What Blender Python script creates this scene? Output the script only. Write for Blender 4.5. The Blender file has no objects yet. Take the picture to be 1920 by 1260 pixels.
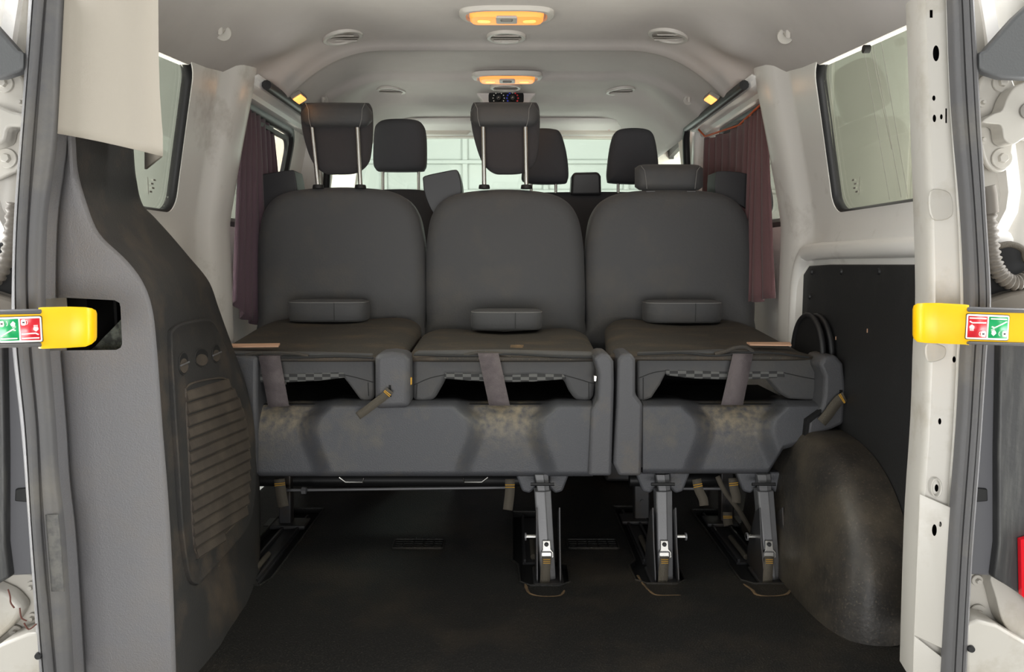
import bpy, bmesh, math, random
from mathutils import Vector, Matrix
random.seed(7)
SC = bpy.context.scene
COL = SC.collection
V = Vector
# ------------------------------------------------------------------ camera
F = 1443.0
PITCH = math.atan(140 / F)
CAM = V((0.019, 0, 0.74))
cd = bpy.data.cameras.new('camera'); cam = bpy.data.objects.new('camera', cd); COL.objects.link(cam)
cd.sensor_width = 36; cd.lens = 36 * F / 1920; cd.clip_start = 0.02
cam.location = CAM; cam.rotation_euler = (math.pi / 2 - PITCH, 0, 0)
SC.camera = cam
# ------------------------------------------------------------------ world, light, exposure
SC.view_settings.view_transform = 'Standard'; SC.view_settings.look = 'None'
SC.view_settings.gamma = 1; SC.view_settings.exposure = -0.52
w = bpy.data.worlds.new('world'); SC.world = w; w.use_nodes = True
bg = w.node_tree.nodes['Background']; bg.inputs[0].default_value = (0.98, 1.0, 0.99, 1); bg.inputs[1].default_value = 0.8

def area(name, loc, target, size, power, color=(1, 1, 1)):
    l = bpy.data.lights.new(name, 'AREA'); l.shape = 'RECTANGLE'; l.size, l.size_y = size; l.energy = power; l.color = color
    o = bpy.data.objects.new(name, l); COL.objects.link(o); o.location = loc
    o.rotation_euler = (V(target) - V(loc)).to_track_quat('-Z', 'Y').to_euler()
    return o
area('added_high_fill', (0.0, -1.6, 2.3), (0, 2.2, 0.5), (3.0, 1.2), 5, (1, 0.98, 0.95))  # high fill lights added around the van to brighten it, no fixtures modelled
area('added_low_fill', (0.0, -2.6, 0.1), (0, 2.6, 1.3), (3.0, 1.2), 150, (1, 0.99, 0.97))  # low fills added and aimed upward to brighten the ceiling
area('added_high_fill', (0, 5.6, 2.3), (0, 2.4, 1.0), (3.0, 1.0), 90)
area('added_low_fill', (0, 5.6, 0.2), (0, 2.7, 1.4), (3.0, 0.8), 45)
area('added_high_fill', (2.2, 1.9, 1.9), (0, 2.4, 1.0), (2.5, 0.8), 170)
area('added_low_fill', (2.2, 2.1, 0.2), (0, 2.4, 1.4), (2.6, 0.8), 250)
area('added_high_fill', (-2.2, 1.9, 1.9), (0, 2.4, 1.0), (2.5, 0.8), 170)
area('added_low_fill', (-2.2, 2.1, 0.2), (0, 2.4, 1.4), (2.6, 0.8), 250)

# ------------------------------------------------------------------ projection of photo points to real distances
def ray(px, py):
    c, s = math.cos(PITCH), math.sin(PITCH)
    a, b = (px - 960) / F, (630 - py) / F
    return V((a, c + b * s, -s + b * c))
def P(px, py, d):
    r = ray(px, py); return CAM + r * (d / r.y)
def PZ(px, py, z):
    r = ray(px, py); return CAM + r * ((z - CAM.z) / r.z)
def PX(px, py, x):
    r = ray(px, py); return CAM + r * ((x - CAM.x) / r.x)
def PL(pts, d): return [P(x, y, d) for x, y in pts]

# ------------------------------------------------------------------ materials
def lin(c):
    r = []
    for v in c:
        v /= 255.0
        r.append(v / 12.92 if v <= 0.04045 else ((v + 0.055) / 1.055) ** 2.4)
    return (*r, 1)
def mat(name, col, rough=0.6, metal=0.0, bump=0.0, bscale=200, dirt=None, dscale=6, dlo=0.5, dhi=0.7, coat=0.0, spec=0.5, sheen=0.0, stretch=(1, 1, 1), detail=6, speck=None, sscale=350, slo=0.6, shi=0.75, attr=None):
    m = bpy.data.materials.new(name); m.use_nodes = True
    nt = m.node_tree; N = nt.nodes; L = nt.links; b = N['Principled BSDF']
    b.inputs['Base Color'].default_value = lin(col); b.inputs['Roughness'].default_value = rough
    b.inputs['Metallic'].default_value = metal; b.inputs['Coat Weight'].default_value = coat
    b.inputs['Coat Roughness'].default_value = 0.22
    b.inputs['Specular IOR Level'].default_value = spec; b.inputs['Sheen Weight'].default_value = sheen
    tc = N.new('ShaderNodeTexCoord')
    if bump:
        n = N.new('ShaderNodeTexNoise'); n.inputs['Scale'].default_value = bscale; n.inputs['Detail'].default_value = 3
        L.new(tc.outputs['Object'], n.inputs['Vector'])
        u = N.new('ShaderNodeBump'); u.inputs['Strength'].default_value = bump; u.inputs['Distance'].default_value = 0.002
        L.new(n.outputs['Fac'], u.inputs['Height']); L.new(u.outputs['Normal'], b.inputs['Normal'])
    if dirt:
        mp = N.new('ShaderNodeMapping'); mp.inputs['Scale'].default_value = stretch
        n = N.new('ShaderNodeTexNoise'); n.inputs['Scale'].default_value = dscale; n.inputs['Detail'].default_value = detail; n.inputs['Roughness'].default_value = 0.65
        L.new(tc.outputs['Object'], mp.inputs['Vector']); L.new(mp.outputs['Vector'], n.inputs['Vector'])
        r = N.new('ShaderNodeMapRange'); r.inputs['From Min'].default_value = dlo; r.inputs['From Max'].default_value = dhi
        L.new(n.outputs['Fac'], r.inputs['Value'])
        x = N.new('ShaderNodeMix'); x.data_type = 'RGBA'; x.inputs['A'].default_value = lin(col); x.inputs['B'].default_value = lin(dirt)
        L.new(r.outputs['Result'], x.inputs['Factor']); L.new(x.outputs['Result'], b.inputs['Base Color'])
        base = x.outputs['Result']
        if speck:
            n2 = N.new('ShaderNodeTexNoise'); n2.inputs['Scale'].default_value = sscale; n2.inputs['Detail'].default_value = 4
            L.new(tc.outputs['Object'], n2.inputs['Vector'])
            r2 = N.new('ShaderNodeMapRange'); r2.inputs['From Min'].default_value = slo; r2.inputs['From Max'].default_value = shi
            L.new(n2.outputs['Fac'], r2.inputs['Value'])
            x2 = N.new('ShaderNodeMix'); x2.data_type = 'RGBA'; x2.inputs['B'].default_value = lin(speck)
            L.new(base, x2.inputs['A']); L.new(r2.outputs['Result'], x2.inputs['Factor']); L.new(x2.outputs['Result'], b.inputs['Base Color']); base = x2.outputs['Result']
        if attr:
            at = N.new('ShaderNodeAttribute'); at.attribute_name = 'dust'
            n3 = N.new('ShaderNodeTexNoise'); n3.inputs['Scale'].default_value = 60; n3.inputs['Detail'].default_value = 6
            L.new(tc.outputs['Object'], n3.inputs['Vector'])
            r3 = N.new('ShaderNodeMapRange'); r3.inputs['From Min'].default_value = 0.3; r3.inputs['From Max'].default_value = 0.65
            L.new(n3.outputs['Fac'], r3.inputs['Value'])
            mm = N.new('ShaderNodeMath'); mm.operation = 'MULTIPLY'; L.new(at.outputs['Fac'], mm.inputs[0]); L.new(r3.outputs['Result'], mm.inputs[1])
            x3 = N.new('ShaderNodeMix'); x3.data_type = 'RGBA'; x3.inputs['B'].default_value = lin(attr)
            L.new(base, x3.inputs['A']); L.new(mm.outputs[0], x3.inputs['Factor']); L.new(x3.outputs['Result'], b.inputs['Base Color'])
    return m
def glass(name, tint, gloss=0.06):
    m = bpy.data.materials.new(name); m.use_nodes = True; nt = m.node_tree; N = nt.nodes; L = nt.links
    N.remove(N['Principled BSDF']); t = N.new('ShaderNodeBsdfTransparent'); t.inputs[0].default_value = lin(tint)
    g = N.new('ShaderNodeBsdfGlossy'); g.inputs['Roughness'].default_value = 0.02
    f = N.new('ShaderNodeLayerWeight'); f.inputs['Blend'].default_value = 0.5
    pw = N.new('ShaderNodeMath'); pw.operation = 'POWER'; pw.inputs[1].default_value = 5; L.new(f.outputs['Facing'], pw.inputs[0])
    ml = N.new('ShaderNodeMath'); ml.operation = 'MULTIPLY_ADD'; ml.inputs[1].default_value = 0.75; ml.inputs[2].default_value = gloss; L.new(pw.outputs[0], ml.inputs[0])
    f = ml
    x = N.new('ShaderNodeMixShader'); L.new(f.outputs[0], x.inputs[0]); L.new(t.outputs[0], x.inputs[1]); L.new(g.outputs[0], x.inputs[2])
    L.new(x.outputs[0], N['Material Output'].inputs['Surface']); return m
def emis(name, col, strength):
    m = bpy.data.materials.new(name); m.use_nodes = True; b = m.node_tree.nodes['Principled BSDF']
    b.inputs['Base Color'].default_value = lin(col); b.inputs['Emission Color'].default_value = lin(col); b.inputs['Emission Strength'].default_value = strength
    return m
M = {}
M['white'] = mat('white_paint', (242, 239, 235), 0.34, coat=0.4, dirt=(180, 172, 160), dscale=5, dlo=0.58, dhi=0.85)
M['white_dull'] = mat('white_paint_dusty', (184, 180, 172), 0.4, dirt=(150, 140, 122), dscale=7, dlo=0.52, dhi=0.8, coat=0.2)
M['beige'] = mat('beige_plastic', (170, 162, 149), 0.55, bump=0.12, bscale=500)
M['head'] = mat('headliner_felt', (214, 208, 205), 0.95, bump=0.25, bscale=600, spec=0.15, dirt=(206, 200, 197), dscale=3, dlo=0.45, dhi=0.7)
M['visor'] = mat('visor_vinyl', (206, 197, 187), 0.8, bump=0.1, bscale=300)
M['vent'] = mat('vent_plastic', (200, 195, 189), 0.5)
M['ventdark'] = mat('vent_dark_plastic', (130, 126, 120), 0.6)  # darker grey plastic for vanes, outlines and small marks
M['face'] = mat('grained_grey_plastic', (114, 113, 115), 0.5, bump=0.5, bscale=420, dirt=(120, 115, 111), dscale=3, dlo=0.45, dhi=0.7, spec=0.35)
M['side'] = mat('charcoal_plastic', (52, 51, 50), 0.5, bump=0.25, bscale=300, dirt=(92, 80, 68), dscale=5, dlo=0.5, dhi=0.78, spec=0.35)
M['slat'] = mat('dusty_louvre_plastic', (62, 55, 49), 0.7, bump=0.2, bscale=300, dirt=(84, 75, 65), dscale=14, dlo=0.42, dhi=0.75)
M['shell'] = mat('seat_shell_plastic', (76, 77, 81), 0.5, bump=0.45, bscale=380, dirt=(96, 92, 84), dscale=9, dlo=0.55, dhi=0.8, spec=0.35, speck=(96, 95, 94), sscale=420, slo=0.58, shi=0.75, attr=(146, 134, 112))
M['shell2'] = mat('seat_cover_plastic', (80, 80, 83), 0.48, bump=0.35, bscale=380, dirt=(100, 92, 80), dscale=5, dlo=0.56, dhi=0.8, spec=0.35)
M['vinyl'] = mat('seat_vinyl', (74, 74, 75), 0.62, bump=0.3, bscale=160, dirt=(84, 81, 77), dscale=5, dlo=0.5, dhi=0.75, sheen=0.06, spec=0.3)
M['vinyl_d'] = mat('dusty_seat_vinyl', (66, 63, 59), 0.72, bump=0.3, bscale=160, dirt=(92, 80, 67), dscale=7, dlo=0.48, dhi=0.78, spec=0.25, stretch=(1, 2, 1), speck=(120, 104, 82), sscale=300, slo=0.62, shi=0.78)
M['fabric'] = mat('woven_seat_fabric', (72, 69, 70), 0.95, bump=0.9, bscale=900, sheen=0.1, spec=0.1)
M['seatfront'] = mat('seat_back_cloth', (70, 70, 73), 0.85, bump=0.25, bscale=400, spec=0.2)
M['stitch'] = mat('grey_stitching', (125, 124, 122), 0.8)
M['seam'] = mat('dark_piping', (38, 38, 38), 0.7)
M['boxp'] = mat('belt_box_plastic', (42, 42, 45), 0.42, bump=0.1, bscale=500)
M['black'] = mat('black_plastic', (26, 26, 27), 0.5)
M['void'] = mat('black_and_cavity_shade', (8, 8, 9), 0.8)  # plain black; in holes and recesses it stands in for the shade
M['rubber'] = mat('door_rubber', (84, 83, 84), 0.55, bump=0.15, bscale=250, dirt=(106, 102, 95), dscale=6, dlo=0.5, dhi=0.75)
M['rubber_d'] = mat('dark_rubber', (34, 34, 36), 0.45)
M['floor'] = mat('rubber_floor', (27, 27, 26), 0.55, bump=0.9, bscale=260, dirt=(66, 58, 48), dscale=3.2, dlo=0.48, dhi=0.8, spec=0.4, detail=10, speck=(74, 70, 64), sscale=260, slo=0.56, shi=0.74, attr=(120, 98, 74))
M['arch'] = mat('dusty_black_mat', (44, 41, 38), 0.48, bump=0.4, bscale=120, dirt=(84, 76, 64), dscale=6, dlo=0.42, dhi=0.75, spec=0.5, speck=(96, 86, 74), sscale=200, slo=0.58, shi=0.8)
M['board'] = mat('black_lining_board', (38, 38, 39), 0.5, bump=0.2, bscale=300, dirt=(52, 52, 52), dscale=5, dlo=0.55, dhi=0.75)
M['steel'] = mat('grey_painted_steel', (112, 112, 114), 0.42, metal=0.3, bump=0.1, bscale=300, dirt=(88, 82, 74), dscale=9, dlo=0.55, dhi=0.8)
M['steel_d'] = mat('dark_painted_steel', (56, 56, 58), 0.45, metal=0.2, dirt=(64, 54, 44), dscale=12, dlo=0.5, dhi=0.75)
M['chrome'] = mat('bright_steel', (205, 203, 198), 0.25, metal=1.0)
M['web'] = mat('belt_webbing', (98, 90, 91), 0.8, bump=0.6, bscale=500, dirt=(84, 76, 78), dscale=20, dlo=0.45, dhi=0.6)
M['loop'] = mat('olive_strap_webbing', (84, 78, 68), 0.8, bump=0.6, bscale=700)
M['gold'] = mat('yellow_stitching', (196, 148, 50), 0.6)
M['yellow'] = mat('yellow_plastic', (250, 196, 0), 0.38, dirt=(236, 178, 0), dscale=6, dlo=0.5, dhi=0.8)
M['red'] = mat('sticker_red', (205, 26, 40), 0.4); M['green'] = mat('sticker_green', (10, 160, 90), 0.4)
M['paper'] = mat('white_print', (240, 238, 230), 0.5); M['ink'] = mat('black_print', (40, 34, 34), 0.5)
M['curtain'] = mat('plum_curtain_cloth', (96, 76, 86), 0.9, bump=0.3, bscale=400, sheen=0.2)
M['curtain_r'] = mat('plum_curtain_cloth_lamplit', (108, 78, 80), 0.9, bump=0.3, bscale=400, sheen=0.2)  # redder copy of the plum cloth, with the lamp's glow in its colour
M['orange'] = mat('orange_cord', (214, 96, 40), 0.6)
M['label'] = mat('seat_label_paper', (214, 170, 140), 0.6); M['label_r'] = mat('seat_label_red', (190, 90, 66), 0.6)
M['amber'] = emis('amber_lamp_lens', (255, 150, 70), 1.5)
M['amber_hot'] = emis('amber_lamp_lens_bright', (255, 170, 90), 2.4)
M['dust'] = mat('sand_dust', (112, 90, 64), 0.95, bump=0.8, bscale=300, dirt=(92, 76, 56), dscale=40, dlo=0.4, dhi=0.6)
M['glass'] = glass('green_tinted_glass', (231, 231, 224))
M['glass_c'] = glass('clear_glass', (244, 250, 244))
M['hose'] = mat('dusty_hose', (104, 98, 90), 0.6); M['tail'] = mat('red_tail_lens', (200, 10, 30), 0.2)
M['garage'] = mat('garage_panel', (206, 210, 206), 0.6); M['garage2'] = mat('garage_wall_paint', (190, 190, 180), 0.7)
M['concrete'] = mat('garage_floor_concrete', (120, 120, 116), 0.7)
M['blue'] = mat('blue_knob_ring', (40, 60, 210), 0.5)
M['carpet'] = mat('grey_felt', (92, 96, 88), 1.0, bump=1.0, bscale=300, dirt=(50, 52, 48), dscale=60, dlo=0.4, dhi=0.6)
M['check'] = mat('checked_cloth_base', (92, 92, 92), 0.9)
def checker():
    m = M['check']; nt = m.node_tree; b = nt.nodes['Principled BSDF']
    c = nt.nodes.new('ShaderNodeTexChecker'); c.inputs['Scale'].default_value = 50
    c.inputs['Color1'].default_value = lin((98, 98, 96)); c.inputs['Color2'].default_value = lin((54, 54, 54))
    t = nt.nodes.new('ShaderNodeTexCoord'); mp = nt.nodes.new('ShaderNodeMapping'); mp.inputs['Scale'].default_value = (1, 0.001, 2.6); mp.inputs['Location'].default_value = (0, 0.3, 0)
    nt.links.new(t.outputs['Object'], mp.inputs[0]); nt.links.new(mp.outputs[0], c.inputs['Vector']); nt.links.new(c.outputs['Color'], b.inputs['Base Color'])
checker()

# ------------------------------------------------------------------ object helpers
ROOT = {}
def tag(o, label=None, cat=None, group=None, kind=None):
    if label: o['label'] = label
    if cat: o['category'] = cat
    if group: o['group'] = group
    if kind: o['kind'] = kind
    return o
def thing(name, label, cat, loc, group=None):
    o = bpy.data.objects.new(name, None); COL.objects.link(o); o.location = loc; o.empty_display_size = 0.05
    ROOT[o.name] = V(loc); return tag(o, label, cat, group)
class MB:
    def __init__(s): s.v = []; s.f = []; s.m = []
    def add(s, verts, faces, mi=0):
        k = len(s.v); s.v += [V(p) for p in verts]; s.f += [tuple(i + k for i in f) for f in faces]; s.m += [mi] * len(faces); return s
    def grid(s, rows, mi=0, closed=False):
        n = len(rows[0]); fs = []
        for i in range(len(rows) - 1):
            for j in range(n if closed else n - 1):
                a = i * n + j; b = i * n + (j + 1) % n
                fs.append((a, b, b + n, a + n))
        return s.add([p for r in rows for p in r], fs, mi)
    def loft(s, rings, mi=0, caps=True):
        n = len(rings[0]); k = len(s.v); s.grid(rings, mi, True)
        if caps:
            s.f += [tuple(k + j for j in reversed(range(n))), tuple(k + (len(rings) - 1) * n + j for j in range(n))]; s.m += [mi, mi]
        return s
    def plate(s, pts, off, mi=0):
        off = V(off); pts = [V(p) for p in pts]
        return s.loft([pts, [p + off for p in pts]], mi)
    def box(s, c, sz, mi=0, rot=None):
        c = V(c); h = V(sz) / 2; vs = []
        for x in (-1, 1):
            for y in (-1, 1):
                for z in (-1, 1):
                    p = V((x * h.x, y * h.y, z * h.z))
                    if rot: p = rot @ p
                    vs.append(c + p)
        return s.add(vs, [(0, 1, 3, 2), (4, 6, 7, 5), (0, 4, 5, 1), (2, 3, 7, 6), (0, 2, 6, 4), (1, 5, 7, 3)], mi)
    def tube(s, path, r, n=10, mi=0, closed=False):
        path = [V(p) for p in path]; rings = []; up = None; L = len(path)
        for i, p in enumerate(path):
            if closed: t = path[(i + 1) % L] - path[i - 1]
            else: t = path[min(i + 1, L - 1)] - path[max(i - 1, 0)]
            t.normalize()
            if up is None: up = t.orthogonal().normalized()
            else:
                up = up - t * up.dot(t); up.normalize()
            b = t.cross(up); rr = r[i] if isinstance(r, (list, tuple)) else r
            rings.append([p + (up * math.cos(a) + b * math.sin(a)) * rr for a in [2 * math.pi * k / n for k in range(n)]])
        if closed: rings.append(rings[0])
        return s.loft(rings, mi, caps=not closed)
    def disc(s, c, axis, r, h, n=24, mi=0, r2=None, ux=None, sx=1, sy=1):
        axis = V(axis).normalized(); u = V(ux).normalized() if ux else axis.orthogonal().normalized(); w_ = axis.cross(u)
        r2 = r if r2 is None else r2
        ring = lambda rr, o: [V(c) + axis * o + (u * math.cos(t) * sx + w_ * math.sin(t) * sy) * rr for t in [2 * math.pi * k / n for k in range(n)]]
        return s.loft([ring(r, 0), ring(r2, h)], mi)
    def build(s, name, mats, parent=None, bevel=0, seg=3, sub=0, solid=0, soff=0, sharp=40, label=None):
        off = V((0, 0, 0))
        if parent is not None:
            q = parent
            while q.parent: q = q.parent
            off = ROOT.get(q.name, V((0, 0, 0)))
        me = bpy.data.meshes.new(name); me.from_pydata([p - off for p in s.v], [], s.f); me.update()
        if not isinstance(mats, (list, tuple)): mats = [mats]
        for m_ in mats: me.materials.append(M[m_] if isinstance(m_, str) else m_)
        for p, mi in zip(me.polygons, s.m): p.material_index = mi; p.use_smooth = True
        bm = bmesh.new(); bm.from_mesh(me); bmesh.ops.recalc_face_normals(bm, faces=bm.faces); bm.to_mesh(me); bm.free()
        if sharp: me.set_sharp_from_angle(angle=math.radians(sharp))
        o = bpy.data.objects.new(name, me); COL.objects.link(o)
        if parent is not None: o.parent = parent
        if solid:
            k = o.modifiers.new('s', 'SOLIDIFY'); k.thickness = solid; k.offset = soff
        if bevel:
            k = o.modifiers.new('b', 'BEVEL'); k.width = bevel; k.segments = seg; k.limit_method = 'ANGLE'; k.angle_limit = math.radians(35); k.harden_normals = False
        if sub:
            k = o.modifiers.new('u', 'SUBSURF'); k.levels = sub; k.render_levels = sub
        if label: o['label'] = label
        return o
def cut(o, cutter_mb, mats, material=None):
    c = cutter_mb.build('cutter', mats)
    pr = o.parent; off = V((0, 0, 0))
    if pr is not None:
        q = pr
        while q.parent: q = q.parent
        off = ROOT.get(q.name, off)
    c.location = -off if pr is not None else (0, 0, 0)
    o.parent = None
    m = o.modifiers.new('cut', 'BOOLEAN'); m.object = c; m.operation = 'DIFFERENCE'; m.solver = 'EXACT'; m.material_mode = 'TRANSFER'
    bpy.context.view_layer.update()
    dg = bpy.context.evaluated_depsgraph_get(); ev = o.evaluated_get(dg)
    me = bpy.data.meshes.new_from_object(ev, depsgraph=dg)
    o.modifiers.clear(); o.data = me; bpy.data.objects.remove(c, do_unlink=True)
    if len(me.vertices): me.set_sharp_from_angle(angle=math.radians(40))
    o.parent = pr
    return o
def spl(pts, n=8, closed=False):
    """Catmull-Rom through tuples"""
    pts = [tuple(p) for p in pts]; L = len(pts); out = []
    rng = range(L if closed else L - 1)
    for i in rng:
        g = lambda k: pts[k % L] if closed else pts[min(max(k, 0), L - 1)]
        a, b, c, d = g(i - 1), g(i), g(i + 1), g(i + 2)
        for k in range(n):
            t = k / n
            out.append(tuple(0.5 * ((2 * b[j]) + (-a[j] + c[j]) * t + (2 * a[j] - 5 * b[j] + 4 * c[j] - d[j]) * t * t + (-a[j] + 3 * b[j] - 3 * c[j] + d[j]) * t ** 3) for j in range(len(b))))
    if not closed: out.append(pts[-1])
    return out
def interp(tab, y):
    if y <= tab[0][0]: return tab[0][1]
    for (a, b), (c, d) in zip(tab, tab[1:]):
        if y <= c: return b + (d - b) * (y - a) / (c - a)
    return tab[-1][1]
def stab(tab, n=6):
    return spl(tab, n)
def rrect(w, h, r, n=6):
    out = []
    for cx, cy, a0 in ((w / 2 - r, h / 2 - r, 0), (-w / 2 + r, h / 2 - r, 90), (-w / 2 + r, -h / 2 + r, 180), (w / 2 - r, -h / 2 + r, 270)):
        for k in range(n + 1):
            a = math.radians(a0 + 90 * k / n); out.append((cx + r * math.cos(a), cy + r * math.sin(a)))
    return out
def selip(w, h, e=4, n=40):
    out = []
    for k in range(n):
        a = 2 * math.pi * k / n; c, s = math.cos(a), math.sin(a)
        out.append((w / 2 * abs(c) ** (2 / e) * (1 if c >= 0 else -1), h / 2 * abs(s) ** (2 / e) * (1 if s >= 0 else -1)))
    return out
def pillow(mb, outline, axis, prof, mi=0):
    axis = V(axis); outline = [V(p) for p in outline]
    c = sum(outline, V((0, 0, 0))) / len(outline); rings = []
    mr = min((p - c).length for p in outline); re_ = max([i for i, o in prof if i > 0] + [0])
    for ins, off in prof:      # ins: absolute inset in metres (or >=1 -> fraction)
        ring = []
        for p in outline:
            v = p - c; L = v.length
            k = ((1 - re_ / mr) * (1 + ins)) if ins < 0 else (1 - ins / mr)
            ring.append(c + v * max(k, 0.02) + axis * off)
        rings.append(ring)
    return mb.loft(rings, mi)
def rprof(t, r, dome=0.01, n=5):
    """thickness t around plane, edge radius r, domed front (-) and back (+)"""
    out = []
    for k in (0.95, 0.7, 0.45, 0.2): out.append((-k, -t / 2 - dome * (1 - (1 - k) ** 2)))
    for k in range(n + 1):
        a = math.pi / 2 * k / n; out.append((r * (1 - math.sin(a)), -t / 2 + r * (1 - math.cos(a))))
    for k in range(n + 1):
        a = math.pi / 2 * k / n; out.append((r * (1 - math.cos(a)), t / 2 - r * (1 - math.sin(a))))
    for k in (0.2, 0.45, 0.7, 0.95): out.append((-k, t / 2 + dome * (1 - (1 - k) ** 2)))
    return out
def copy_tree(o, loc, parent=None):
    c = o.copy(); COL.objects.link(c)
    if parent is None: c.location = loc
    else: c.parent = parent
    for ch in list(o.children): copy_tree(ch, None, c)
    return c
def S(name, mb, mats, **k):
    o = mb.build(name, mats, **k); o['kind'] = 'structure'; return o
def seg2(a, b, n): return [a + (b - a) * i / n for i in range(n + 1)]

# ================================================================== SETTING: garage outside
m = MB(); m.box((0, 3, -0.62), (16, 16, 0.1)); S('floor_garage', m, 'concrete')
m = MB(); m.box((0, 7.05, 1.2), (12, 0.1, 3.6))
for k in range(12): m.box((0, 6.97, -0.2 + k * 0.26), (12, 0.05, 0.035))
for k in range(12): m.box((-4 + k * 0.72, 6.98, 1.0), (0.05, 0.03, 3.4))
S('wall_front', m, 'garage', bevel=0.01)
for s_, nm, mt_ in ((1, 'wall_outer_right', 'garage2'), (-1, 'wall_outer_left', 'garage')):
    m = MB(); m.box((s_ * 2.7, 3, 1.1), (0.1, 9, 3.4))
    for k in range(4): m.box((s_ * 2.64, 2.6 + k * 1.3, 1.1), (0.03, 0.10, 3.4))
    m.tube([V((s_ * 2.64, 2.7 + 0.35 * math.cos(a), 1.2 + 0.45 * math.sin(a))) for a in [2 * math.pi * k / 30 for k in range(30)]], 0.03, 8, closed=True)
    S(nm, m, mt_, bevel=0.008)

# ================================================================== SETTING: van body shell
def wx(z, d):                                   # half width of inner side sheet metal
    x = 0.82
    if z > 0.84: x -= 0.075 * ((z - 0.84) / 0.36) ** 1.1
    if z < 0.3: x = 0.815
    # C pillar boss swelling inward
    b = max(0.0, 1 - abs((d - 2.155) / 0.1) ** 4) if abs(d - 2.155) < 0.1 else 0
    x -= 0.028 * b * (1 if z > 0.1 else 0)
    if d < 2.0:                                  # belt ledge below the window
        x -= 0.022 * math.exp(-((z - 0.775) / 0.035) ** 2) * min(1, (2.0 - d) / 0.1)
    return x
WIN_D0, WIN_D1 = 1.32, 1.912
def wloop(side, d0, d1, z0, z1, r, out=0.0, slant=0.0, e=0.0, top=0.0):
    """rounded window loop on the side wall"""
    pts = []
    for a, b in rrect(d1 - d0 + 2 * e, z1 - z0 + 2 * e, r + e, 7):
        d = (d0 + d1) / 2 + a; z = (z0 + z1) / 2 + b
        d -= slant * (z - z0) / (z1 - z0)
        pts.append((d, z))
    return pts
def wall(side):
    s = 1 if side == 'right' else -1
    ds = sorted(set([1.24 + 0.03 * k for k in range(33)] + [2.235, 2.262])); zs = [-0.02 + 0.03 * k for k in range(45)]
    m = MB(); m.grid([[V((s * wx(z, d), d, z)) for z in zs] for d in ds if d <= 2.265])
    o = S('wall_' + side, m, 'white', solid=0.02, soff=0)
    c = MB(); L = wloop(side, WIN_D0, WIN_D1, 0.857, 1.214, 0.05, slant=0.03)
    c.loft([[V((s * 0.6, d, z)) for d, z in L], [V((s * 0.95, d, z)) for d, z in L]])
    cut(o, c, 'white'); o.name = 'wall_' + side
    # window rubber and pane
    def wlx(z): return 0.82 - (0.075 * ((z - 0.84) / 0.36) ** 1.1 if z > 0.84 else 0)
    f = MB()
    rings = []
    for e, o_ in ((0.021, 0.002), (0.017, -0.006), (0.002, -0.009), (-0.005, -0.004), (-0.008, 0.004), (-0.008, 0.014)):
        rings.append([V((s * (wlx(z) + o_), d, z)) for d, z in wloop(side, WIN_D0, WIN_D1, 0.857, 1.214, 0.05, slant=0.03, e=e)])
    f.loft(rings, caps=False)
    n = 'window_1' if side == 'left' else 'window_2'
    wn = S(n, MB().loft([[V((s * (wlx(z) + q), d, z)) for d, z in wloop(side, WIN_D0, WIN_D1, 0.857, 1.214, 0.05, slant=0.03, e=-0.008)] for q in (0.008, 0.012)]), 'glass')
    f.build('window_rubber', 'rubber_d', wn)
    mk = MB()                                    # etched mark in the corner of the pane
    dd, z0 = 1.80, 0.90
    for k in range(4): mk.box((s * (wlx(z0 + k * .01) + .005), dd + .008 * (k % 2), z0 + k * 0.009), (0.0006, 0.012, 0.004))
    mk.box((s * (wlx(z0) + .005), dd - .012, z0 + .012), (0.0006, 0.002, 0.04))
    mk.build('glass_marking', 'ventdark', wn)
    if s > 0:
        dm = MB()
        for k, (x0, y0, x1, y1) in enumerate([(1620, 95, 1668, 375), (1637, 85, 1690, 370), (1652, 78, 1702, 368), (1633, 92, 1672, 280)]):
            a = PX(x0, y0, wlx(1.18) - 0.0); b = PX(x1, y1, wlx(0.87))
            dm.tube([a, b], 0.0005, 6)
        dm.build('scratch_line', 'ventdark', wn)
        p = PX(1630, 92, wlx(1.2) - 0.012)
        MB().disc(p, (-s, 0, 0), 0.008, 0.012, 16).build('rubber_clip', 'black', wn)
    return o
wall('left'); wall('right')

# --- sliding doors beyond the C pillars
def sdx(z): return 0.85 - (0.08 * ((z - 0.84) / 0.36) if z > 0.84 else 0)
for s, nm, wn_ in ((-1, 'door_1', 'window_3'), (1, 'door_2', 'window_4')):
    m = MB(); m.grid([[V((s * sdx(z), d, z)) for z in [0.0 + 0.05 * k for k in range(27)]] for d in [2.25 + 0.095 * k for k in range(10)]])
    o = S(nm, m, 'white', solid=0.02)
    L = wloop('', 2.30, 2.82, 0.86, 1.20, 0.06)
    cut(o, MB().loft([[V((s * 0.6, d, z)) for d, z in L], [V((s * 1.0, d, z)) for d, z in L]]), 'white'); o.name = nm
    wn = S(wn_, MB().loft([[V((s * (sdx(z) + q), d, z)) for d, z in wloop('', 2.30, 2.82, 0.86, 1.20, 0.06, e=-0.005)] for q in (0.006, 0.01)]), 'glass')
    f = MB(); f.loft([[V((s * (sdx(z) + o_), d, z)) for d, z in wloop('', 2.30, 2.82, 0.86, 1.20, 0.06, e=e)] for e, o_ in ((0.02, 0), (0.014, -0.012), (0.0, -0.012), (-0.012, 0.0), (-0.012, 0.012))], caps=False)
    f.build('window_rubber', 'rubber_d', wn)
    # inner sliding frame of that window
    f = MB(); f.loft([[V((s * (sdx(z) + o_), d, z)) for d, z in wloop('', 2.43, 2.78, 0.90, 1.17, 0.05, e=e)] for e, o_ in ((0.008, 0.002), (0.006, -0.008), (-0.006, -0.008), (-0.008, 0.002))], caps=False)
    f.build('window_frame', 'rubber_d', wn)
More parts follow.
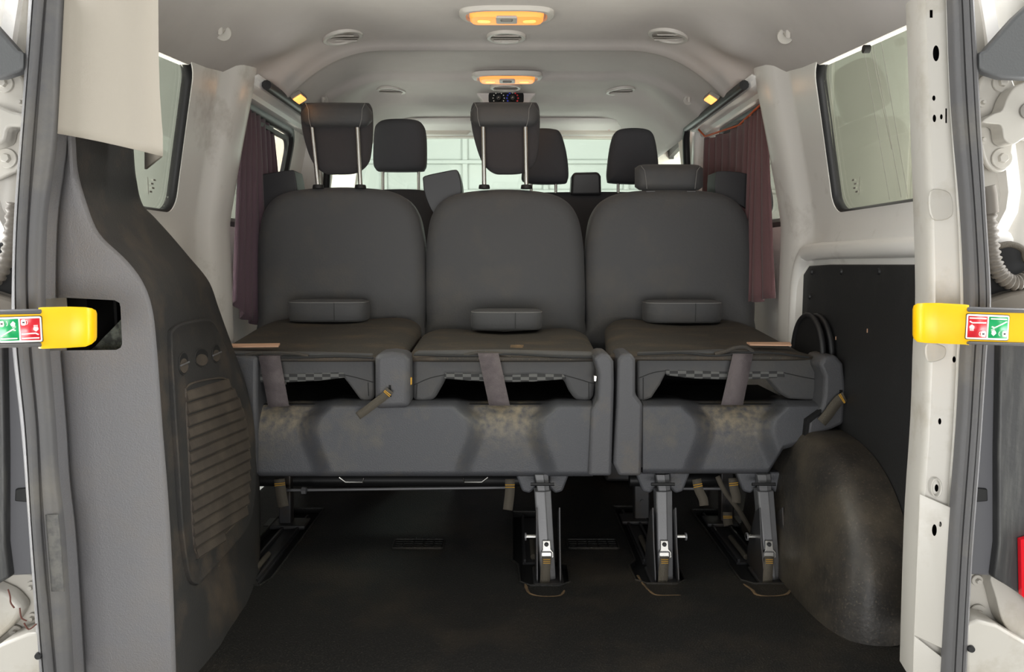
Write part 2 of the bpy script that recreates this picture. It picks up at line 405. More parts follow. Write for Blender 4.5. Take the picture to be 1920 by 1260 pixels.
# --- header rails, seals, B pillars, front door walls
for s, nm in ((-1, 'left'), (1, 'right')):
    m = MB(); m.grid([[V((s * x, d, z)) for x, z in ((0.685, 1.256), (0.70, 1.25), (0.705, 1.235), (0.735, 1.228), (0.74, 1.215), (0.775, 1.205))] for d in [2.2 + 0.1 * k for k in range(9)]])
    S('trim_1' if s < 0 else 'trim_2', m, 'white', solid=0.006)
    pts = [V((s * 0.680, 2.25 + 0.072 * k, 1.240)) for k in range(11)]
    pts += [V((s * (0.680 + 0.05 * t), 2.99 + 0.09 * math.sin(t * 1.4), 1.240 - 0.42 * t)) for t in (0.08, 0.2, 0.4, 0.7, 1.0, 1.5)]
    S('trim_3' if s < 0 else 'trim_4', MB().tube([tuple(p) for p in pts], 0.014, 10), 'rubber_d')
    m = MB(); m.box((s * 0.765, 3.02, 0.72), (0.10, 0.06, 1.1)); S('trim_5' if s < 0 else 'trim_6', m, 'white', bevel=0.015)
    # B pillar inner cover
    m = MB(); m.grid([[V((s * (0.80 - 0.09 * t ** 1.3), d + 0.02 * math.sin(3 * t), 0.60 + 0.68 * t)) for t in [k / 12 for k in range(13)]] for d in (3.05, 3.08, 3.13, 3.2, 3.25)])
    S('trim_7' if s < 0 else 'trim_8', m, 'visor', solid=0.02, bevel=0.004)
    # front door wall with window
    m = MB(); m.grid([[V((s * (0.86 - 0.14 * max(0, (z - 0.84)) / 0.5), d, z)) for z in [0.0 + 0.07 * k for k in range(20)]] for d in [3.2 + 0.1 * k for k in range(8)]])
    o = S('door_3' if s < 0 else 'door_4', m, 'rubber_d', solid=0.02)
    L = [(3.28, 0.93), (3.86, 0.93), (3.86, 0.98), (3.66, 1.19), (3.6, 1.22), (3.28, 1.24)]
    cut(o, MB().loft([[V((s * 0.6, d, z)) for d, z in L], [V((s * 1.0, d, z)) for d, z in L]]), 'rubber_d'); o.name = 'door_3' if s < 0 else 'door_4'
    S('window_5' if s < 0 else 'window_6', MB().loft([[V((s * (0.87 - 0.14 * max(0, z - 0.84) / 0.5), d, z)) for d, z in L], [V((s * (0.874 - 0.14 * max(0, z - 0.84) / 0.5), d, z)) for d, z in L]]), 'glass_c')

# --- ceiling
def smooth(t): t = min(1, max(0, t)); return t * t * (3 - 2 * t)
def czc(d):
    z = 1.392
    z -= 0.016 * math.exp(-((d - 2.415) / 0.03) ** 2)
    z += 0.010 * smooth((d - 2.42) / 0.05)
    z -= 0.020 * smooth((d - 2.78) / 0.05)
    z -= 0.020 * smooth((d - 3.05) / 0.12)
    return z
ZE = [(1.22, 1.175), (1.36, 1.183), (1.8, 1.212), (1.95, 1.222), (2.2, 1.252), (2.32, 1.254), (3.6, 1.245)]
def cz(x, d):
    ax = abs(x)
    xe = 0.722 - 0.055 * smooth((d - 2.24) / 0.10)
    D = 1.392 - interp(ZE, d)
    t = min(1.04, max(0, (ax - 0.36) / (xe - 0.36)))
    dd = d + 0.0
    bend = 0.32 * max(0, (ax - 0.35)) if d > 2.6 else 0
    z = czc(dd + bend) - D * t ** 2.3
    # soft swell at the roof corners by the C pillars and coat hooks
    z -= 0.035 * math.exp(-((ax - 0.60) / 0.07) ** 2 - ((d - 2.12) / 0.10) ** 2)
    # scooped handle wells over the second row
    z += 0.030 * math.exp(-((ax - 0.50) / 0.09) ** 2 - ((d - 2.98) / 0.12) ** 2)
    return z
m = MB(); xs = [-1 + 2 * k / 72 for k in range(73)]; rows = []
d = 1.22
while d < 3.56:
    xe = 0.762 - 0.085 * smooth((d - 2.22) / 0.10)
    rows.append([V((x * xe, d, cz(x * xe, d))) for x in xs]); d += 0.022
m.grid(rows); S('ceiling', m, 'head', solid=0.03, soff=1)
# outer roof skin keeps daylight off the headliner
m = MB(); m.box((0, 2.45, 1.46), (1.6, 2.5, 0.02)); S('trim_9', m, 'white')

# --- windscreen header, windscreen, A pillars
m = MB()
outer = [(520, 205), (1330, 205), (1400, 420), (1400, 760), (520, 760), (480, 420)]
o = S('trim_10', MB().plate(PL(outer, 3.62), (0, 0.05, 0)), 'visor')
hole = spl([(668, 262), (676, 252), (700, 250), (950, 249), (1205, 252), (1228, 256), (1238, 275), (1246, 320), (1260, 400), (1262, 470), (640, 470), (648, 400), (658, 320)], 3, True)
cut(o, MB().plate(PL(hole, 3.5), (0, 0.4, 0)), 'visor'); o.name = 'trim_10'
S('window_7', MB().plate(PL(hole, 3.65), (0, 0.006, 0)), 'glass_c')
m = MB(); m.grid([[V((x, 3.40 + 0.25 * t, 1.353 - 0.02 * t - 0.02 * t * t)) for t in (0, 0.3, 0.6, 1)] for x in (-0.68, 0.68)]); S('trim_11', m, 'head', solid=0.01)

# --- floor with seat anchor pockets
m = MB(); m.box((0, 2.6, -0.02), (1.60, 2.86, 0.04)); fl = S('floor', m, 'floor')
def pocket(xc, d0, d1, xl, xr, ch_d1):
    base = [(xc - 0.058, d0 + 0.02), (xc - 0.035, d0), (xc + 0.035, d0), (xc + 0.058, d0 + 0.02), (xc + 0.06, d1 - 0.03), (xr, d1), (xr, ch_d1), (xl, ch_d1), (xl, d1), (xc - 0.06, d1 - 0.03)]
    return base
pks = [pocket(0.095, 1.70, 1.85, 0.02, 0.115, 2.22), pocket(0.365, 1.71, 1.85, 0.325, 0.41, 2.27), pocket(0.61, 1.71, 1.85, 0.555, 0.66, 2.24)]
pks.append([(-0.66, 1.70), (-0.56, 1.70), (-0.545, 1.74), (-0.545, 2.25), (-0.66, 2.25)])
for bp in pks:
    cut(fl, MB().plate([V((x, y, -0.016)) for x, y in bp], (0, 0, 0.05)), 'void')
fl.name = 'floor'
for i, bp in enumerate(pks):
    r_ = MB(); r_.tube([V((x, y, 0.001)) for x, y in bp], 0.0028, 8, closed=True)
    tag(r_.build('pocket_rim', 'floor'), ['raised mat edge around the floor pocket of the middle seat leg', 'raised mat edge around the floor pocket left of the single seat', 'raised mat edge around the floor pocket nearest the black wheel arch', 'raised mat edge around the floor pocket beside the louvred panel'][i], 'rim', 'floor pocket rims')
# door sill beyond the frame's lower edge
m = MB(); m.box((0, 1.15, -0.04), (1.5, 0.06, 0.09)); S('trim_12', m, 'white_dull', bevel=0.01)

# --- black lining board on the right wall
def rounded(pts, n=4): return spl(pts, n, True)
L = [(1.24, 0.02), (2.075, 0.02), (2.075, 0.66), (2.067, 0.705), (2.03, 0.728), (1.9, 0.732), (1.24, 0.735)]
lb = thing('lining_board', 'scuffed black board lining the right side wall below the window', 'panel', (0.79, 1.6, 0.02))
MB().loft([[V((0.804, d, z)) for d, z in L], [V((0.799, d, z)) for d, z in L]]).build('board', 'board', lb, bevel=0.003)
for px, py in ((1522, 510), (1577, 509), (1648, 509), (1518, 556)):
    p = PX(px, py, 0.799); MB().disc(p, (-1, 0, 0), 0.008, 0.004, 16, r2=0.006).build('clip', 'rubber_d', lb)
for px, py, l in ((1567, 634, .008), (1626, 620, .009)):
    p = PX(px, py, 0.7985); MB().box(p, (0.001, 0.003, l)).build('scratch', 'label', lb)
# white pressed frame in front of the board's front edge
fr = []
for d, z in [(2.105, 0.1), (2.105, 0.4), (2.105, 0.62), (2.095, 0.70), (2.06, 0.752), (1.99, 0.765), (1.6, 0.768), (1.24, 0.77)]: fr.append((d, z))
fr = spl(fr, 5)
S('trim_13', MB().tube([V((0.800, d, z)) for d, z in fr], 0.022, 14), 'white')
# --- round cover beside the single seat
rc = thing('round_cover', 'round black rimmed cover standing between single seat and right wall', 'cover', (0.735, 1.95, 0.42))
rcc = V((0.765, 1.93, P(1525, 662, 1.93).z))
MB().disc(rcc, (1, 0, 0), 0.094, 0.01, 40).build('disc', 'black', rc, bevel=0.003)
for k_, (o_, r_) in enumerate(((0.0, 0.096), (0.022, 0.094))):
    MB().tube([rcc + V((o_, r_ * math.cos(t), r_ * math.sin(t))) for t in [2 * math.pi * k / 40 for k in range(40)]], 0.007, 10, closed=True).build('rim', 'rubber_d', rc)

# --- wheel arch, right (and left, behind the trim)
def archmb(s):
    m = MB(); rings = []
    for i in range(17):
        b = math.pi * i / 16
        ring = []
        for j in range(13):
            a = math.pi / 2 * j / 12
            cb, sb = math.cos(b), math.sin(b)
            q = lambda v, e: (abs(v) ** e) * (1 if v >= 0 else -1)
            yy = 1.79 + 0.37 * q(cb, 0.8) * q(math.cos(a), 0.42)
            zz = 0.345 * q(sb, 0.8) * q(math.cos(a), 0.42)
            xx = 0.797 - 0.152 * q(math.sin(a), 0.42)
            xx += 0.04 * max(0, zz) / 0.34 * math.sin(a)
            ring.append(V((s * xx, yy, max(zz, -0.005))))
        rings.append(ring)
    m.grid(rings); return m
tag(archmb(1).build('wheel_arch', 'arch', sub=2, sharp=0), 'dusty black matted wheel arch bulging from the right wall', 'wheel arch')

# ================================================================== right D pillar, seals, body around the opening
RL = stab([(-20, 1727), (0, 1728), (200, 1735), (400, 1742), (560, 1745), (660, 1740), (800, 1735), (1000, 1722), (1280, 1713)])
RS = stab([(-20, 1782), (0, 1783), (200, 1791), (400, 1808), (570, 1815), (650, 1808), (800, 1800), (1000, 1785), (1280, 1769)])
RO = stab([(-20, 1822), (0, 1823), (150, 1832), (400, 1846), (560, 1855), (650, 1848), (850, 1835), (1050, 1820), (1280, 1809)])
LO = stab([(-20, 58), (0, 57), (200, 45), (400, 30), (560, 25), (650, 26), (800, 42), (950, 54), (1280, 77)])
LG = stab([(-20, 88), (0, 87), (250, 66), (400, 56), (520, 52), (650, 58), (800, 72), (1000, 82), (1280, 107)])
LI = stab([(-20, 114), (0, 113), (250, 100), (320, 92), (420, 80), (577, 77), (657, 85), (800, 97), (894, 103), (993, 114), (1108, 122), (1280, 132)])
YS = [-20 + 20 * k for k in range(66)]
pil = thing('door_pillar', 'bare white metal rear pillar with oval holes at right edge of opening', 'pillar', (0.68, 1.22, 0))
left = [(interp(RL, y), y) for y in YS]; right = [(interp(RS, y) + 8, y) for y in YS]
m = MB(); rows = []
for (xl, y), (xr, _) in zip(left, right):
    a = P(xl, y, 1.215); b = P(xr, y, 1.205)
    rows.append([a + V((0.012, 0.07, 0)), a + V((0.001, 0.012, 0)), a + V((0.004, 0.003, 0)), a + (b - a) * 0.12, a + (b - a) * 0.72 + V((0, 0.0, 0)), a + (b - a) * 0.80 + V((0, -0.006, 0)), b + V((0, -0.008, 0)), b + V((0.02, 0.07, 0))])
m.loft(rows)
body = m.build('pillar_skin', 'white_dull', pil, sharp=50)
holes = [(1755, 100, 6, 15, 0), (1746, 26, 3, 8, 1), (1751, 184, 3, 5, 0), (1752, 222, 3.2, 7, 0), (1765, 219, 2.5, 5, 0), (1774, 217, 1.6, 15, 1), (1760, 388, 6, 9, 0), (1776, 386, 3, 6, 0),
         (1789, 674, 3.2, 6, 0), (1762, 790, 3, 6, 0), (1756, 915, 3.5, 7, 0), (1752, 994, 4.5, 11, 0), (1763, 983, 2.5, 5, 0), (1741, 1192, 3, 5.5, 0)]
c = MB()
for hx, hy, a, b, sq in holes:
    k = 4 if sq else 20
    pts = [(hx + a * math.cos(t) * (1.3 if sq else 1), hy + b * math.sin(t) * (1.3 if sq else 1)) for t in [2 * math.pi * (j + (0.5 if sq else 0)) / k for j in range(k)]]
    c.loft([PL(pts, 1.17), PL(pts, 1.245)])
cut(body, c, 'void'); body.name = 'pillar_skin'
for hx, hy, a, b in ((1756, 915, 9, 17), (1752, 994, 12, 21)):
    MB().tube([P(hx + a * math.cos(t), hy + b * math.sin(t), 1.204) for t in [2 * math.pi * j / 24 for j in range(24)]], 0.0014, 8, closed=True).build('hole_rim', 'white_dull', pil)
# overlapping lower plates
for y0, y1, dy in ((925, 1190, 28), (1190, 1290, 45)):
    pts = [(interp(RL, y0) - 3, y0), (interp(RS, y0 + dy) - 2, y0 + dy), (interp(RS, y1) - 2, y1 + dy), (interp(RL, y1) - 3, y1)]
    q = MB().plate([P(x, y, 1.2085 if x < 1760 else 1.196) for x, y in pts], (0, -0.0025, 0)).build('overlap_plate', 'white_dull', pil, bevel=0.002)
    cc = MB()
    for hx, hy, a, b, sq in holes:
        if y0 < hy < y1:
            cc.loft([PL([(hx + a * math.cos(t), hy + b * math.sin(t)) for t in [2 * math.pi * j / 20 for j in range(20)]], dd) for dd in (1.17, 1.25)])
    cut(q, cc, 'void'); q.name = 'overlap_plate'
# raised embosses
for pts in ([(1745, 358), (1782, 362), (1786, 405), (1748, 410)], [(1738, 645), (1772, 650), (1770, 672), (1740, 678)]):
    MB().plate(PL(rounded(pts), 1.2085), (0, 0.004, 0)).build('emboss', 'white_dull', pil, bevel=0.002)

def seal(name, A, B, d, prof, mt, label, dpt=0.012, grp=None):
    rows = []
    for y in YS:
        xa, xb = interp(A, y), interp(B, y); a = P(xa, y, d); b = P(xb, y, d)
        rows.append([a + V((0, dpt, 0))] + [a + (b - a) * t + V((0, -o_, 0)) for t, o_ in prof] + [b + V((0, dpt, 0))])
    o = MB().loft(rows).build(name, mt, sharp=35); return tag(o, label, 'door seal')
rib = [(0, 0), (0.04, 0.006), (0.16, 0.010), (0.30, 0.010), (0.34, 0.004), (0.38, 0.010), (0.5, 0.013), (0.60, 0.013), (0.63, 0.006), (0.67, 0.012), (0.80, 0.012), (0.93, 0.008), (0.97, 0.004), (1, 0)]
seal('door_seal', RS, RO, 1.185, rib, 'rubber', 'ribbed grey rubber seal running down beside the holed white pillar')
LOm = LO
seal('door_seal', LO, LG, 1.185, [(0, 0), (0.05, 0.006), (0.25, 0.011), (0.45, 0.013), (0.5, 0.006), (0.55, 0.013), (0.8, 0.013), (0.92, 0.008), (0.96, 0.0), (1, 0)], 'rubber', 'ribbed grey rubber seal at the far left edge of the opening')
seal('seal_flap', LG, LI, 1.19, [(0, -0.004), (0.06, 0.004), (0.3, 0.009), (0.6, 0.008), (0.9, 0.003), (1, -0.002)], 'rubber', 'flat grey rubber flap between ribbed seal and left trim panel')
fd = [(x, y) for y in range(965, 1112, 8) for x in ()]
ys_ = [965 + 12 * k for k in range(13)]
q = MB()
q.grid([[P(interp(LG, y) + (interp(LI, y) - interp(LG, y)) * t, y, 1.1795 + (0.002 if t in (0.18, 0.95) else 0)) for t in (0.18, 0.3, 0.6, 0.9, 0.95)] for y in ys_])
tag(q.build('dust_smear', mat('pale_dust_film', (112, 110, 106), 0.9, dirt=(92, 91, 90), dscale=60, dlo=0.4, dhi=0.6), solid=0.0006), 'pale worn dust patch on the lower part of left rubber flap', 'dust patch')

# --- body sheet outside the seals
for s, nm in ((1, 'trim_14'), (-1, 'trim_15')):
    a = 1800 if s > 0 else -140; b = 2060 if s > 0 else 56
    m = MB(); rows = []
    for k in range(27):
        y = -60 + 52 * k; rows.append([P(a + (b - a) * t / 12, y, 1.255 - 0.01 * math.sin(y / 130.0 + t * 0.8)) for t in range(13)])
    m.grid(rows); S(nm, m, 'white_dull', solid=0.01, soff=1)

# dark trims of the open rear doors
def rear_door(s, nm, lab):
    """opened rear door: white frame, dark trims"""
    X = lambda x: x if s > 0 else 1880 - x
    t = thing('rear_door', lab, 'door', tuple(P(X(1900), 1100, 1.16)))
    MB().plate(PL([(X(a), b) for a, b in [(1838, 97), (1848, 94), (1880, 58), (1905, 30), (1960, -20), (2050, -20), (2050, 150), (1925, 147), (1880, 145), (1846, 134), (1838, 128)]], 1.17), (0, 0.02, 0)).build('upper_trim', 'shellx', t, bevel=0.004)
    MB().plate(PL([(X(a), b) for a, b in [(1836, 640), (1880, 640), (1874, 700), (1868, 1000), (1862, 1080), (1818, 1078), (1826, 900)]], 1.20), (0, 0.02, 0)).build('trim_edge', 'edgeg', t, bevel=0.004)
    MB().plate(PL([(X(a), b) for a, b in [(1876, 640), (2060, 640), (2060, 1200), (1925, 1122), (1888, 1098), (1864, 1084), (1872, 1020), (1872, 850)]], 1.185), (0, 0.02, 0)).build('lower_trim', 'doort', t, bevel=0.004)
    MB().plate(PL([(X(a), b) for a, b in [(1829, 915), (1852, 917), (1853, 940), (1830, 942)]], 1.195), (0, 0.006, 0)).build('clip', 'black', t, bevel=0.002)
    MB().plate(PL([(X(a), b) for a, b in [(1856, 452), (1885, 455), (1960, 470), (1960, 600), (1852, 600)]], 1.225), (0, 0.02, 0)).build('latch_recess', 'void', t, bevel=0.004)
    MB().plate(PL([(X(a), b) for a, b in [(1852, 562), (1870, 556), (1895, 548), (1960, 535), (1960, 600), (1850, 600)]], 1.20), (0, 0.03, 0)).build('dusty_ledge', 'hose', t, bevel=0.006)
    return t
M['shellx'] = mat('door_trim_plastic', (84, 85, 86), 0.5, bump=0.2, bscale=300)
M['edgeg'] = mat('door_trim_edge', (92, 92, 96), 0.5)
M['doort'] = mat('door_trim_fluted', (54, 54, 55), 0.45, bump=0.3, bscale=80, dirt=(78, 78, 76), dscale=9, dlo=0.5, dhi=0.7, stretch=(6, 6, 0.6))
rd = rear_door(1, 'door_5', 'opened right rear door seen edge on with dark fluted trim')
MB().plate(PL([(1914, 1012), (1990, 990), (1990, 1190), (1916, 1117)], 1.175), (0, 0.008, 0)).build('tail_lamp', 'tail', rd)
rdl = rear_door(-1, 'door_6', 'opened left rear door seen edge on with dark trim')
def bolt(px, py, r, d, parent):
    c_ = P(px, py, d); k = r * d / F
    MB().disc(c_, (0, -1, 0), k, 0.002, 28, r2=k * 0.96).build('washer', 'white_dull', parent)
    MB().disc(c_ + V((0, -0.002, 0)), (0, -1, 0), k * 0.5, 0.006, 6, r2=k * 0.45).build('bolt_head', 'white_dull', parent, bevel=0.0006)
# upper right hinge
h = MB().plate(PL(rounded([(1838, 150), (1870, 138), (1900, 150), (1905, 200), (1898, 290), (1888, 318), (1868, 322), (1852, 310), (1842, 280), (1834, 220)]), 1.235), (0, 0.01, 0)).build('door_hinge', 'white_dull', rd, bevel=0.003, label='upper cream hinge with large washer bolts')
MB().plate(PL(rounded([(1842, 228), (1862, 214), (1880, 206), (1890, 182), (1905, 162), (1935, 150), (1975, 148), (1975, 252), (1925, 258), (1902, 270), (1884, 262), (1878, 236), (1860, 232)]), 1.20), (0, 0.03, 0)).build('hinge_arm', 'white_dull', h, bevel=0.007)
MB().disc(P(1926, 208, 1.198), (0, -1, 0), 0.012, 0.003, 24).build('hinge_pin', 'ventdark', h)
for b_ in ((1878, 155, 17), (1878, 297, 19), (1841, 193, 8), (1841, 262, 9)): bolt(*b_, 1.232, h)
# lower right hinge
h2 = MB().plate(PL(rounded([(1816, 1075), (1870, 1075), (1885, 1110), (1885, 1190), (1812, 1185)]), 1.235), (0, 0.01, 0)).build('door_hinge', 'white_dull', rd, bevel=0.003, label='lower cream hinge with hex bolts')
MB().plate(PL(rounded([(1858, 1082), (1885, 1090), (1925, 1112), (1990, 1150), (1990, 1240), (1930, 1210), (1900, 1190), (1880, 1165), (1868, 1120)]), 1.205), (0, 0.03, 0)).build('hinge_arm', 'white_dull', h2, bevel=0.008)
for b_ in ((1832, 1088, 11), (1833, 1149, 17), (1867, 1178, 16)): bolt(*b_, 1.232, h2)
# left hinges
h3 = MB().plate(PL(rounded([(-40, 150), (30, 140), (44, 170), (36, 300), (20, 325), (-40, 330)]), 1.235), (0, 0.01, 0)).build('door_hinge', 'white_dull', rdl, bevel=0.003, label='upper cream hinge with washer bolt')
MB().plate(PL(rounded([(-50, 200), (-10, 196), (20, 208), (42, 214), (42, 236), (14, 240), (2, 268), (-50, 272)]), 1.205), (0, 0.03, 0)).build('hinge_arm', 'white_dull', h3, bevel=0.006)
for b_ in ((14, 297, 18), (8, 156, 17), (41, 192, 8)): bolt(*b_, 1.232, h3)
h4 = MB().plate(PL(rounded([(-30, 1085), (66, 1080), (70, 1130), (68, 1190), (-30, 1200)]), 1.235), (0, 0.01, 0)).build('door_hinge', 'white_dull', rdl, bevel=0.003, label='lower cream hinge with hex bolts')
MB().plate(PL(rounded([(-60, 1100), (0, 1108), (30, 1130), (36, 1150), (10, 1185), (-60, 1230)]), 1.205), (0, 0.03, 0)).build('hinge_arm', 'white_dull', h4, bevel=0.008)
for b_ in ((60, 1100, 11), (62, 1158, 10), (30, 1185, 14)): bolt(*b_, 1.232, h4)
# sill boxes
for pts, bx, lab in (([(1812, 1170), (1835, 1163), (1870, 1172), (1960, 1225), (2020, 1260), (2020, 1320), (1812, 1320)], (1820, 1216), 'cream bumper step corner at the bottom right with black screw'),
                     ([(78, 1185), (50, 1188), (0, 1208), (-60, 1250), (-60, 1320), (78, 1320)], (73, 1229), 'cream bumper step corner at the bottom left with black screw')):
    sb = thing('bumper_corner', lab, 'bumper', tuple(P(pts[0][0], 1250, 1.2)))
    MB().plate(PL(pts, 1.175), (0, 0.06, 0)).build('step_panel', 'white_dull', sb, bevel=0.005)
    MB().disc(P(*bx, 1.174), (0, -1, 0), 0.006, 0.004, 18, r2=0.005).build('screw', 'black', sb)
# corrugated cable boots
def boot(name, path, r, lab, d):
    pts = spl(path, 14); world = [P(x, y, d) for x, y in pts]
    rad = [r * (1.0 if i % 4 < 2 else 0.78) for i in range(len(world))]
    t = MB().tube(world, rad, 14).build(name, 'hose', sharp=0); return tag(t, lab, 'hose')
boot('cable_hose', [(1852, 395), (1856, 440), (1862, 485), (1876, 515), (1900, 530), (1930, 520), (1960, 500)], 0.0125, 'thick ribbed rubber cable hose curving behind the right seal', 1.205)
tag(MB().tube([P(1850, 350, 1.2), P(1853, 365, 1.2), P(1856, 400, 1.2)], 0.012, 14).build('hose_sleeve', 'hose'), 'smooth grey sleeve at the top of the right cable hose', 'hose')
tag(MB().tube([P(x, y, 1.215) for x, y in spl([(1870, 462), (1895, 458), (1918, 468), (1926, 490), (1960, 500)], 5)], 0.005, 10).build('grommet_rim', 'loop'), 'brown rubber grommet rim behind the right cable hose', 'grommet')
boot('cable_hose', [(26, 380), (22, 430), (14, 480), (-4, 520), (-30, 530), (-50, 520)], 0.011, 'dark ribbed rubber cable hose at the far left edge', 1.205)

# ================================================================== yellow check straps with stickers
def sticker(parent, c, ux, uz, w_, h_, flip):
    """flat sign: uy out of the face"""
    ux, uz = V(ux).normalized(), V(uz).normalized(); n = ux.cross(uz).normalized()
    if n.y > 0: n = -n
    if flip: ux, uz = -ux, -uz
    m = MB()
    def pl(pts, lay, mi): m.plate([V(c) + ux * (x * w_) + uz * (z * h_) + n * (0.0004 * lay) for x, z in pts], n * 0.0004, mi)
    rr = lambda x0, z0, x1, z1, r: [(x0 + (x1 - x0) / 2 + a * (x1 - x0), z0 + (z1 - z0) / 2 + b * (z1 - z0)) for a, b in rrect(1, 1, r, 4)]
    def bar(x0, z0, x1, z1, t, lay, mi=0):
        a, b = V((x0, z0)), V((x1, z1)); q = (b - a).normalized(); p = V((-q.y, q.x)) * t / 2
        q2 = V((p.x, p.y * 1.7)); pl([tuple(a - q2), tuple(b - q2), tuple(b + q2), tuple(a + q2)], lay, mi)
    pl(rr(-0.5, -0.5, 0.5, 0.5, 0.06), 0, 3); pl(rr(-0.488, -0.48, 0.488, 0.48, 0.06), 1, 0)
    pl([(-0.455, -0.41), (-0.025, -0.41), (-0.025, 0.41), (-0.455, 0.41)], 2, 2)
    pl([(0.015, -0.41), (0.455, -0.41), (0.455, 0.41), (0.015, 0.41)], 2, 1)
    # left (green): padlock open, arrow, raised bar, base line
    bar(-0.43, -0.33, -0.06, -0.33, 0.03, 3); bar(-0.43, -0.24, -0.15, 0.02, 0.03, 3); bar(-0.16, 0.02, -0.09, -0.03, 0.03, 3)
    pl(rr(-0.45, 0.12, -0.34, 0.35, 0.3), 3, 0); bar(-0.42, 0.235, -0.37, 0.235, 0.03, 4, 3)
    arc = [(-0.29 + 0.03 * math.cos(t), 0.235 + 0.08 * math.sin(t)) for t in [-1.57 + 3.14 * k / 6 for k in range(7)]]
    for a, b in zip(arc, arc[1:]): bar(*a, *b, 0.012, 3)
    pl([(-0.20, 0.22), (-0.14, 0.33), (-0.09, 0.25), (-0.10, 0.13), (-0.18, 0.13)], 3, 0); bar(-0.16, 0.09, -0.08, 0.14, 0.015, 3); bar(-0.15, 0.04, -0.08, 0.09, 0.012, 3)
    # right (red)
    bar(0.04, -0.33, 0.43, -0.33, 0.03, 3); bar(0.04, -0.17, 0.36, -0.15, 0.03, 3); bar(0.36, -0.15, 0.42, -0.21, 0.03, 3)
    pl(rr(0.04, 0.15, 0.15, 0.38, 0.3), 3, 0); bar(0.07, 0.265, 0.12, 0.265, 0.03, 4, 3)
    arc = [(0.155 + 0.035 * math.cos(t), 0.265 + 0.08 * math.sin(t)) for t in [-1.57 + 3.14 * k / 6 for k in range(7)]]
    for a, b in zip(arc, arc[1:]): bar(*a, *b, 0.012, 3)
    pl([(0.31, 0.06), (0.42, 0.06), (0.42, -0.02), (0.365, -0.09), (0.31, -0.02)], 3, 0); bar(0.32, 0.09, 0.41, 0.09, 0.02, 3); bar(0.32, 0.14, 0.41, 0.14, 0.015, 3)
    m.build('sticker', ['paper', 'red', 'green', 'ink'], parent, sharp=0, label='red and green padlock sticker in a white frame')
dS = 1.10
ys = thing('door_check_strap', 'left yellow door strap with green-red sticker entering the grey trim', 'strap', tuple(P(60, 616, dS)))
def band(pts_top, pts_bot, d, thick): return [P(x, y, d) for x, y in pts_top] + [P(x, y, d) for x, y in reversed(pts_bot)]
m = MB(); rows = []
for x, y0, y1, dd in ((72, 577, 653, 0), (80, 576, 654, 0), (130, 575, 652, 0), (160, 576, 650, 0.004), (172, 578, 645, 0.012), (180, 582, 638, 0.03), (182, 588, 632, 0.05)):
    rows.append([P(x, y0 + 3, dS + dd + 0.008), P(x, y0, dS + dd + 0.002), P(x, y0 + 6, dS + dd), P(x, (y0 + y1) / 2, dS + dd - 0.001), P(x, y1 - 6, dS + dd), P(x, y1, dS + dd + 0.002), P(x, y1 - 3, dS + dd + 0.014), P(x, (y0 + y1) / 2, dS + dd + 0.016)])
m.loft(rows); m.build('strap_end', 'yellow', ys, sharp=60)
m = MB(); m.plate(PL([(-60, 590), (76, 586), (76, 646), (-60, 650)], dS), (0, 0.012, 0)); m.build('strap_arm', 'yellow', ys, bevel=0.002)
for a, b in (((-60, 583, 76, 580), (76, 589, -60, 591)), ((-60, 645, 76, 642), (76, 651, -60, 654))):
    MB().plate(PL([(a[0], a[1]), (a[2], a[3]), (b[0], b[1]), (b[2], b[3])], dS - 0.003), (0, 0.022, 0)).build('rubber_edge', 'rubber', ys, bevel=0.003)
e = P(38, 618, dS - 0.0012); sticker(ys, e, P(80, 616, dS) - P(-2, 618.5, dS), (0, 0, 1), 84 * dS / F, 50 * dS / F, False)
yr = thing('door_check_strap', 'right yellow door strap with red-green sticker hooked round the white pillar', 'strap', tuple(P(1820, 608, dS)))
m = MB(); rows = []
for x, y0, y1, dd in ((1711, 580, 628, 0.05), (1713, 573, 635, 0.03), (1720, 569, 641, 0.012), (1735, 568, 643, 0.004), (1760, 568, 644, 0), (1810, 571, 646, 0), (1817, 572, 647, 0)):
    rows.append([P(x, y0 + 3, dS + dd + 0.008), P(x, y0, dS + dd + 0.002), P(x, y0 + 6, dS + dd), P(x, (y0 + y1) / 2, dS + dd - 0.001), P(x, y1 - 6, dS + dd), P(x, y1, dS + dd + 0.002), P(x, y1 - 3, dS + dd + 0.014), P(x, (y0 + y1) / 2, dS + dd + 0.016)])
m.loft(rows); m.build('strap_end', 'yellow', yr, sharp=60)
MB().plate(PL([(1813, 582), (1980, 586), (1980, 646), (1813, 640)], dS), (0, 0.012, 0)).build('strap_arm', 'yellow', yr, bevel=0.002)
for q in ([(1815, 576), (1980, 581), (1980, 589), (1815, 585)], [(1815, 640), (1980, 644), (1980, 651), (1815, 646)]):
    MB().plate(PL(q, dS - 0.003), (0, 0.022, 0)).build('rubber_edge', 'rubber', yr, bevel=0.003)
sticker(yr, P(1851, 613.5, dS - 0.0012), P(1891, 615, dS) - P(1811, 612, dS), (0, 0, 1), 82 * dS / F, 49 * dS / F, True)

